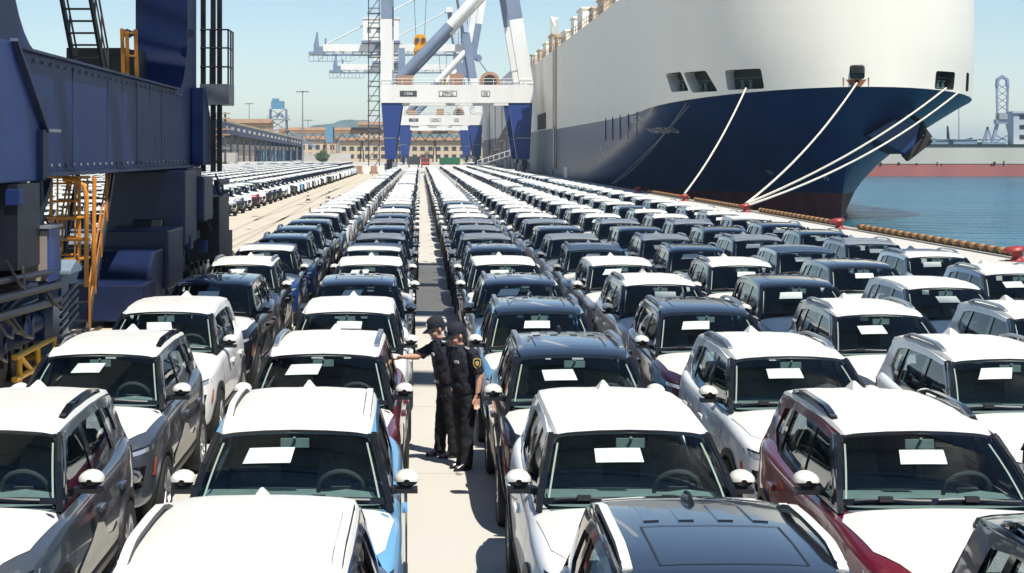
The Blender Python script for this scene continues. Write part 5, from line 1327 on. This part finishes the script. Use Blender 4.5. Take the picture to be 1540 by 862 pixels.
# vehicles and gear at the end of the quay
def trailer_box(x, y, w_, l, h, m, label, name='container_trailer'):
    t = thing(name, label, 'trailer', (x,y,0)); b = MB(); b.box(-w_/2,w_/2,-l/2,l/2,.95,.95+h); part('container', b, m, t)
    b = MB(); b.box(-w_/2,w_/2,-l/2,l/2,.7,.94); part('chassis', b, PLATE, t)
    for xx in (-w_*.35,w_*.35):
        b = MB(); b.lathe([(0,-.15),(.45,-.15),(.45,.15),(0,.15)],12,Matrix.Translation((xx,-l/2+.5,.45)) @ Matrix.Rotation(R(90),4,'Y')); part('wheel', b, TYRE, t)
    for k in range(8):
        b = MB(); x_ = -w_/2+w_*(k+.5)/8; b.box(x_-.05,x_+.05,-l/2-.06,-l/2,1.0,.9+h); part('rib', b, m, t)
trailer_box(7.6,420,5.3,2.5,1.6,mat('container_green',(0.02,0.14,0.07),.5,var=.2),'green container lying across a trailer at the end of the quay')
trailer_box(-1.7,420,3.4,2.5,1.9,mat('container_grey',(0.06,0.065,0.07),.5,var=.2),'dark grey box trailer at the end of the left rows')
tt = thing('red_tractor','small red tractor unit parked beside the green container','truck',(1.3,416,0))
RT = mat('tractor_red',(0.40,0.05,0.05),.45)
b = MB(); b.box(-1.1,1.1,-1.1,1.1,.8,2.5); part('cab', b, RT, tt, bevel=.1); b = MB(); b.box(-.95,.95,-1.13,-1.105,1.6,2.3); part('windscreen', b, DGLASS, tt); b = MB(); b.box(-1,1,1.12,4,.6,1.0); part('chassis', b, PLATE, tt)
for x in (-.9,.9):
    for y in (-.5,3): b = MB(); b.lathe([(0,-.15),(.45,-.15),(.45,.15),(0,.15)],12,Matrix.Translation((x,y,.45)) @ Matrix.Rotation(R(90),4,'Y')); part('wheel', b, TYRE, tt)
pg = thing('pallet_barrier','low orange and white barrier boards beside the landside crane leg','barrier',(-9.5,283,0))
for k in range(5):
    b = MB(); b.box(-3+k*1.3,-1.9+k*1.3,-.2,.2,.1,1.5); part('board', b, REEL if k%2 else WHP, pg)
gw = thing('gangway_trailer','pale gangway steps with rails standing under the second ship','gangway',(15.8,350,0))
b = MB(); b.bar((-3.5,0,1.0),(3.5,0,3.2),1.6,.3); part('ramp', b, STEELG, gw)
b = MB()
for i in range(7): b.tube([(-3.5+i*1.15,-.8,1+i*.36),(-3.5+i*1.15,-.8,2.1+i*.36)],.06,4)
b.tube([(-3.5,-.8,2.1),(3.5,-.8,4.3)],.06,4); part('handrail', b, WHP, gw)
for x in (-2.5,0,2.5): b = MB(); b.box(x-.2,x+.2,-.6,.6,0,1.3+ (x+2.5)*.3); part('leg', b, PLATE, gw)
# ---------------------------------------------------------------- quay edge: bollards, rubber-clad kerb, cones, bush
BOLR = mat('bollard_red', (0.34,0.035,0.032), .5, var=.35, vscale=5)
def bollard(y, label):
    t = thing('bollard', label, 'bollard', (20.6, y, 0), 0, 'red mooring bollards on the quay edge')
    b = MB(); b.box(-.45,.45,-.55,.55,0.0,.08); part('base_plate', b, BOLR, t, bevel=.02)
    t.scale = (.68,.68,.62); b = MB(); b.lathe([(.34,.08),(.27,.22),(.25,.40),(.30,.50)],18); part('post', b, BOLR, t, smooth=40)
    b = MB(); b.lathe([(.30,.50),(.50,.56),(.56,.66),(.48,.80),(.25,.86),(0,.87)],18, Matrix.Translation((-.06,0,0)) @ Matrix.Rotation(R(-8),4,'Y')); part('cap', b, BOLR, t, smooth=40)
for y, l in ((56.2,'red mooring bollard at the right edge, nearest the viewer'),(80.1,'red mooring bollard standing below the ship stem'),(103.0,'red mooring bollard holding the crossing pair of cream ropes'),(126.8,'red mooring bollard holding a single cream rope'),(153.5,'farthest visible red mooring bollard, near the outer car row')): bollard(y, l)
KY = mat('kerb_yellow', (0.52,0.27,0.09), .7, var=.35, vscale=4); KB = mat('kerb_brown', (0.16,0.085,0.04), .75, var=.4, vscale=4)
kb = MB(); kb.lathe([(.06,-.25),(.115,-.19),(.135,0),(.115,.19),(.06,.25)], 9, Matrix.Rotation(R(90),4,'X')); kmy = kb.mesh('bead',[KY],50); kmb = kb.mesh('bead',[KB],50)
for y0, y1, lab in ((57.5,79,'yellow and brown beaded kerb along the quay edge nearest the viewer'),(82,102,'yellow and brown beaded kerb below the ship stem'),(105,126,'yellow and brown beaded kerb between the roped bollards'),(128.5,152,'farthest yellow and brown beaded kerb piece')):
    t = thing('quay_kerb', lab, 'kerb', (21.2, (y0+y1)/2, 0), 0, 'beaded kerb pieces along the quay edge')
    n = int((y1-y0)/.52)
    for i in range(n): link('bead', kmy if i%2 else kmb, t, (0, -(y1-y0)/2+.26+i*.52, .195))
b = MB(); b.box(20.9,21.49,20,330,.004,.06); struct(part('quay_coping', b, mat('coping_grey',(0.36,0.33,0.28),.85,var=.3)))
fd = random.Random(2)
def cone(x, y, h, label):
    t = thing('traffic_cone', label, 'traffic cone', (x,y,0.004), 0, 'traffic cones and markers on the tan lane')
    b = MB(); b.box(-.2,.2,-.2,.2,0,.04); part('base', b, TYRE, t)
    CW = MATS['crane_white']; CO = mat('cone_dark', (0.09,0.06,0.05), .6)
    for k in range(5):
        z0 = .04+(h-.04)*k/5; z1 = .04+(h-.04)*(k+1)/5; r0 = .15*(1-.85*k/5); r1 = .15*(1-.85*(k+1)/5)
        b = MB(); b.lathe([(r0,z0),(r1,z1)],12); part('band', b, CO if k%2==0 else CW, t, smooth=40)
for x, y, h, l in ((-5.35,79,1.1,'tall striped traffic cone beside the lane, nearest of those in view'),(-6.6,118,1.0,'striped traffic cone in the middle of the lane'),(-6.2,108,.9,'striped traffic cone just behind the nearest one'),(-5.6,190,1.3,'striped traffic cone far down beside the white roofs'),(-8.8,128,.7,'small cone on the left half of the lane'),(-7.0,60,.6,'small pale cone close to the blue crane')): cone(x, y, h, l)
# bushes
LEAF = mat('leaf_green', (0.045,0.085,0.035), .7, col2=(0.085,0.13,0.05), vscale=3)
def bush(x, y, r, h, label, seed):
    rg = np.random.RandomState(seed); t = thing('bush', label, 'bush', (x,y,0))
    b = MB()
    for i in range(7): 
        a = i*.9; b.tube([(0,0,0),(r*.4*math.cos(a),r*.4*math.sin(a),h*.5),(r*.7*math.cos(a),r*.7*math.sin(a),h*.75)],[.12,.07,.03],5)
    part('stem', b, mat('bark',(0.09,0.06,0.04),.9), t)
    b = MB()
    for i in range(1500):
        v = rg.normal(size=3); v /= np.linalg.norm(v); rad = rg.uniform(.55,1.0)*(1+.18*math.sin(5*v[0]+seed)+.15*math.sin(7*v[2]+4*v[1])); c = Vector((v[0]*r*rad, v[1]*r*rad, h*.52+v[2]*h*.5*rad))
        a = Vector(rg.normal(size=3)).normalized(); d = a.orthogonal().normalized(); s = rg.uniform(.18,.34)
        b.add([c-a*s, c+d*s*.6, c+a*s, c-d*s*.6],[(0,1,2,3)])
    me = bpy.data.meshes.new('foliage'); me.from_pydata(b.v,[],b.f); me.materials.append(LEAF); link('foliage', me, t)
bush(-36,602,2.7,4.6,'round dark green bush in front of the pale boundary wall',1); bush(-40.5,318,1.9,2.3,'dark green bush beside the blue crane and pipe rack',2); bush(-38.3,320,1.3,1.7,'smaller green bush right beside the larger one',3)
# ---------------------------------------------------------------- two uniformed officers in the aisle
SKIN = mat('skin', (0.50,0.275,0.18), .55, var=.10, vscale=14)
UNI = mat('uniform_navy', (0.011,0.013,0.024), .85, var=.45, vscale=9, bump=.8, bscale=11)
UNIT = mat('uniform_trousers', (0.007,0.008,0.012), .85, var=.35, vscale=9, bump=.4, bscale=12)
LEATH = mat('shoe_leather', (0.010,0.010,0.011), .25, coat=.4)
HAIR = mat('hair_black', (0.008,0.007,0.007), .6, bump=.3, bscale=120)
GOLD = mat('badge_gold', (0.62,0.44,0.12), .45, metal=.3)
LIP = mat('lip', (0.33,0.12,0.10), .5)
def loft(b, secs, n=18):
    rows = []
    for z, cx, cy, rx, ry in secs: rows.append([Vector((cx+rx*math.cos(2*math.pi*i/n), cy+ry*math.sin(2*math.pi*i/n), z)) for i in range(n+1)])
    b.grid(rows); k = n+1
    m = len(b.v)-len(rows)*k
    b.f.append(tuple(m+i for i in range(n))); b.mi.append(0); b.f.append(tuple(m+(len(rows)-1)*k+i for i in reversed(range(n)))); b.mi.append(0)
def ell(b, c, r, M=None, n=14):
    rows = []
    for j in range(9):
        t = math.pi*j/8; rows.append([Vector(c) + ((M or Matrix.Identity(3)) @ Vector((r[0]*math.sin(t)*math.cos(2*math.pi*i/n), r[1]*math.sin(t)*math.sin(2*math.pi*i/n), r[2]*math.cos(t)))) for i in range(n+1)])
    b.grid(rows)
def fuse(name, b, mats, voxel, disp=0, seed=0, smooth=3):
    def mods(o):
        m = o.modifiers.new('r','REMESH'); m.mode = 'VOXEL'; m.voxel_size = voxel; m.use_smooth_shade = True
        m = o.modifiers.new('s','SMOOTH'); m.iterations = smooth; m.factor = .5
        if disp:
            tx = bpy.data.textures.new('wr','CLOUDS'); tx.noise_scale = .09; tx.noise_depth = 3
            m = o.modifiers.new('d','DISPLACE'); m.texture = tx; m.strength = disp; m.mid_level = .5; m.texture_coords = 'GLOBAL' if seed else 'LOCAL'
    me = evaluated(b, name, [mods], mats); me.shade_smooth(); return me
def person(label, loc, rz, head_yaw, head_tilt, arms, lean, feet):
    t = thing('person', label, 'person', loc, rz)
    lx, ly = lean
    def L(z): return lx*max(0,z-.85)/.85, ly*max(0,z-.85)/.85
    b = MB()
    def sec(z, rx, ry, dy=0): cx, cy = L(z); return (z, cx, cy+dy, rx, ry)
    loft(b, [sec(.84,.15,.11),sec(1.0,.145,.10),sec(1.25,.165,.11),sec(1.40,.14,.075),sec(1.455,.062,.06),sec(1.52,.055,.058,-.01)])
    for s, (fx, fy) in zip((-1,1), feet): b.tube([(s*.085,0,.90),(s*.09+fx*.5,fy*.5-.015,.48),(fx+s*.09,fy,.09),(fx+s*.09,fy-.02,.05)],[.085,.055,.040,.04],10); ell(b,(fx+s*.09,fy-.07,.045),(.04,.11,.035))
    hx, hy = L(1.62); HM = (Matrix.Rotation(head_yaw,3,'Z') @ Matrix.Rotation(head_tilt,3,'X')) * 1.09; hc = Vector((hx, hy-.02, 1.595))
    def H(p): return hc + HM @ Vector(p)
    ell(b, H((0,.012,.03)), (.076,.095,.095), HM); ell(b, H((0,-.022,-.045)), (.056,.068,.070), HM); ell(b, H((0,-.092,-.022)), (.013,.020,.024), HM); ell(b, H((0,-.070,-.098)),(.026,.022,.018), HM)
    b.tube([H((0,-.088,.012)),H((0,-.102,-.020))],[.008,.013],8)
    for s in (-1,1): ell(b, H((s*.076,.012,-.015)), (.010,.020,.030), HM); ell(b, H((s*.038,-.062,-.04)),(.022,.022,.022),HM)
    b.tube([Vector((L(1.45)[0],L(1.45)[1],1.44)), hc+Vector((0,.01,-.05))],[.058,.055],12)
    for s, pts, curl, hdir in arms:
        S, E, W_ = [Vector(p) for p in pts]
        b.tube([S, S.lerp(E,.5), E, E.lerp(W_,.4), W_],[.052,.046,.039,.038,.026],10)
        d = (W_-E).normalized(); d = hdir[0].normalized() if hdir else d
        side = (hdir[1] if hdir else Vector((0,-1,0))); side = (side - d*side.dot(d)).normalized(); nrm = d.cross(side)*s
        # palm
        for k in range(4):
            o = side*(.030-.020*k); b.tube([W_-d*.01+o*.7, W_+d*.085+o],[.015,.012],8)
            l = (.066,.074,.069,.055)[k]; c1 = curl*(.5+.12*k); c2 = curl*(1.1+.15*k)
            p0 = W_+d*.083+o; p1 = p0+(d*math.cos(c1)-nrm*math.sin(c1))*l*.52; p2 = p1+(d*math.cos(c2)-nrm*math.sin(c2))*l*.48
            b.tube([p0,p1,p2],[.0105,.0095,.0075],7)
        p0 = W_+d*.02+side*.026; p1 = W_+d*.055+side*.052-nrm*.012; p2 = W_+d*.085+side*.055-nrm*.022; b.tube([p0,p1,p2],[.015,.012,.009],7)
    link('body', fuse('body', b, [SKIN], .0065), t)
    # trousers
    b = MB(); loft(b, [sec(.80,.155,.115),sec(.90,.172,.125),sec(1.0,.165,.12)])
    for s, (fx, fy) in zip((-1,1), feet):
        b.tube([(s*.088,0,.90),(s*.092,0,.80),(s*.092+fx*.5,fy*.5-.012,.48),(fx+s*.092,fy+.005,.22),(fx+s*.092,fy-.002,.075)],[.095,.098,.078,.072,.074],12)
    link('trousers', fuse('trousers', b, [UNIT], .010, .034, 1), t)
    b = MB(); loft(b, [sec(.90,.186,.138),sec(.96,.178,.132),sec(1.04,.176,.128),sec(1.16,.182,.130),sec(1.28,.192,.130),sec(1.36,.182,.115),sec(1.415,.150,.092),sec(1.455,.085,.075),sec(1.47,.07,.068)])
    for s, pts, curl, hd in arms:
        S, E, W_ = [Vector(p) for p in pts]; b.tube([S+(S-E)*.05+Vector((-s*.05,0,.01)), S, S.lerp(E,.45), S.lerp(E,.88)],[.062,.066,.066,.070],12)
    link('shirt', fuse('shirt', b, [UNI], .010, .030, 1), t)
    cx, cy = L(.93); b = MB(); rows = []
    for z in (.925,.965): rows.append([Vector((cx+.186*math.cos(a),cy+.139*math.sin(a),z)) for a in [2*math.pi*i/24 for i in range(25)]])
    b.grid(rows); link('belt', b.mesh('belt',[LEATH],40), t)
    # collar
    nx, ny = L(1.46); b = MB(); b.grid([[Vector((nx+r*math.cos(a),ny-.004+r*math.sin(a)*.95,z-.015*math.sin(-a)*0)) for a in [R(-70)+R(320)*i/16 for i in range(17)]] for r,z in ((.072,1.485),(.092,1.445))]); link('collar', b.mesh('collar',[UNI],60), t)
    # cap
    b = MB(); rows = []
    for j in range(7):
        a = R(90)*j/6; r = math.cos(a)**.45; rows.append([H((.088*r*math.cos(q), .012+.104*r*math.sin(q), .050+.084*math.sin(a))) for q in [2*math.pi*i/20 for i in range(21)]])
    rows.insert(0, [H((.088*math.cos(q), .012+.106*math.sin(q), .022)) for q in [2*math.pi*i/20 for i in range(21)]]); b.grid(rows)
    cap = link('cap', b.mesh('cap',[UNI],60), t)
    b = MB(); rows = []
    for j in range(5):
        v = j/4; rows.append([H((.084*math.sin(q)*(1-.12*v), .012-.100*math.cos(q)*1.0-.085*v*math.cos(q*.8), .034-.030*v-.012*abs(math.sin(q)))) for q in [R(-68)+R(136)*i/12 for i in range(13)]])
    b.slab(rows, (0,0,-.006)); link('cap_brim', b.mesh('cap_brim',[LEATH],60), cap)
    b = MB(); ell(b, H((0,-.098,.075)), (.016,.006,.016), HM); link('cap_badge', b.mesh('cap_badge',[mat('badge_silver',(0.7,0.7,0.68),.35,metal=.4)],60), cap)
    b = MB(); rows = []
    for j in range(5):
        z = .03-.075*j/4; rows.append([H((.080*math.cos(q)*(1-.05*j/4), .016+.100*math.sin(q)*(1-.07*j/4), z)) for q in [R(-15)+R(210)*i/14 for i in range(15)]])
    b.grid(rows); link('hair', b.mesh('hair',[HAIR],60), t)
    for s in (-1,1):
        b = MB(); ell(b, H((s*.030,-.079,.004)), (.013,.006,.006), HM, 8); link('eye', b.mesh('eye',[HAIR],60), t)
        b = MB(); b.tube([H((s*.014,-.085,.020)),H((s*.032,-.084,.025)),H((s*.050,-.072,.019))],.0045,5); link('eyebrow', b.mesh('eyebrow',[HAIR],60), t)
    b = MB(); b.tube([H((-.022,-.083,-.064)),H((0,-.089,-.062)),H((.022,-.083,-.064))],.005,5); link('mouth', b.mesh('mouth',[LIP],60), t)
    for s, (fx, fy) in zip((-1,1), feet):
        b = MB(); loft(b, [(.0,fx+s*.092,fy-.055,.047,.140),(.025,fx+s*.092,fy-.055,.049,.142),(.06,fx+s*.092,fy-.045,.044,.125),(.09,fx+s*.092,fy-.01,.042,.075),(.13,fx+s*.092,fy,.045,.055)]); link('shoe', b.mesh('shoe',[LEATH],50), t)
    # shoulder marks
    for s in (-1,1):
        x, y = L(1.43); b = MB(); b.bar((x+s*.09,y,1.452),(x+s*.185,y,1.425),.055,.012,0); ep = link('epaulette', b.mesh('epaulette',[UNI],40), t)
        b = MB(); b.bar((x+s*.145,y,1.446),(x+s*.165,y,1.440),.045,.012); b.bar((x+s*.11,y,1.456),(x+s*.125,y,1.452),.03,.012); link('rank_mark', b.mesh('rank_mark',[PAPER],40), ep)
    x, y = L(1.28); b = MB(); b.box(x+.055,x+.125,y-.150,y-.134,1.275,1.305); link('name_badge', b.mesh('name_badge',[PAPER]), t)
    return t, L
AX, AY, AR = .53, 19.32, R(-52)
ta, LA = person('officer in navy uniform and cap, seen three-quarter, arm with watch hanging', (AX,AY,0), AR, R(-16), R(17),
    [(1,((.195,-.03,1.395),(.258,.02,1.13),(.262,-.035,.885)),.55,(Vector((.02,-.08,-1)),Vector((-.35,-1,-.1)))), (-1,((-.19,.0,1.395),(-.20,.07,1.13),(-.175,.06,.88)),.4,None)], (-.055,-.075), ((0.02,0.02),(0.0,-.05)))
# sleeve patch: gold shield with dark centre, on the left upper arm
pm = Matrix.Translation((.275,-.045,1.285)) @ Matrix.Rotation(R(-25),4,'Z') @ Matrix.Rotation(R(90),4,'Y') @ Matrix.Rotation(R(90),4,'Z')
def shield(r): return [(-.045*r,.05*r),(-.02*r,.062*r),(.02*r,.062*r),(.045*r,.05*r),(.05*r,.0),(.035*r,-.04*r),(0,-.065*r),(-.035*r,-.04*r),(-.05*r,0)]
for nm, r, m, z0, z1, par in (('sleeve_patch',1.0,GOLD,0,.010,None),('patch_field',.78,UNI,.0105,.0125,1),('patch_emblem',.45,GOLD,.013,.015,1)):
    b = MB(); b.prism(shield(r),'z',z0,z1); b.v = [tuple(pm @ Vector(p)) for p in b.v]
    o = link(nm, b.mesh(nm,[m]), ta if not par else sp)
    if not par: sp = o
b = MB(); M_ = Matrix.Translation((.2615,-.020,.925)) @ Matrix.Rotation(R(12),4,'X'); b.lathe([(.031,-.012),(.034,-.010),(.034,.010),(.031,.012)],14,M_); b.v=b.v; wt = link('watch_strap', b.mesh('watch_strap',[LEATH],40), ta)
b = MB(); b.lathe([(0,0),(.019,0),(.019,.010),(0,.010)],12,Matrix.Translation((.292,-.025,.925)) @ Matrix.Rotation(R(90),4,'Y')); link('watch_face', b.mesh('watch_face',[GLOSSB],40), wt)
BX, BY, BRZ = .33, 20.05, R(-72)
MBI = (Matrix.Translation((BX,BY,0)) @ Matrix.Rotation(BRZ,4,'Z')).inverted()
def toB(p): return tuple(MBI @ Vector(p))
hand_w = Vector((-.30,20.0,1.225)); sh_l = Vector((-.20,-.04,1.395)); sh_w = Matrix.Translation((BX,BY,0)) @ Matrix.Rotation(BRZ,4,'Z') @ sh_l
el_w = sh_w.lerp(hand_w,.50)+Vector((0,-.02,-.075))
dirl = MBI.to_3x3() @ Vector((-1,-.1,-.25)); sidel = MBI.to_3x3() @ Vector((-.2,-.9,.25))
person('officer in navy uniform and peaked cap reaching an arm out to the red car', (BX,BY,0), BRZ, R(8), R(18),
    [(-1,(tuple(sh_l),toB(el_w),toB(hand_w+Vector((.10,.0,.02)))),.12,(dirl,sidel)), (1,((.19,.0,1.395),(.205,.10,1.13),(.185,.13,.885)),.5,None)], (-.03,-.13), ((0,-.06),(0,.05)))
# ---------------------------------------------------------------- sea haze
hm = bpy.data.materials.new('haze_air'); hm.use_nodes = True; n = hm.node_tree
for x in list(n.nodes):
    if x.type != 'OUTPUT_MATERIAL': n.nodes.remove(x)
o = [x for x in n.nodes if x.type == 'OUTPUT_MATERIAL'][0]; pv = n.nodes.new("ShaderNodeVolumePrincipled")
pv.inputs["Color"].default_value = (0.66,0.86,1.0,1); pv.inputs["Density"].default_value = 0.00016; pv.inputs["Anisotropy"].default_value = 0.2
n.links.new(pv.outputs[0], o.inputs["Volume"])
b = MB(); b.box(-7000,8200,-400,9100,-6,110); hz = link('haze', b.mesh('haze',[hm])); hz['kind'] = 'stuff'
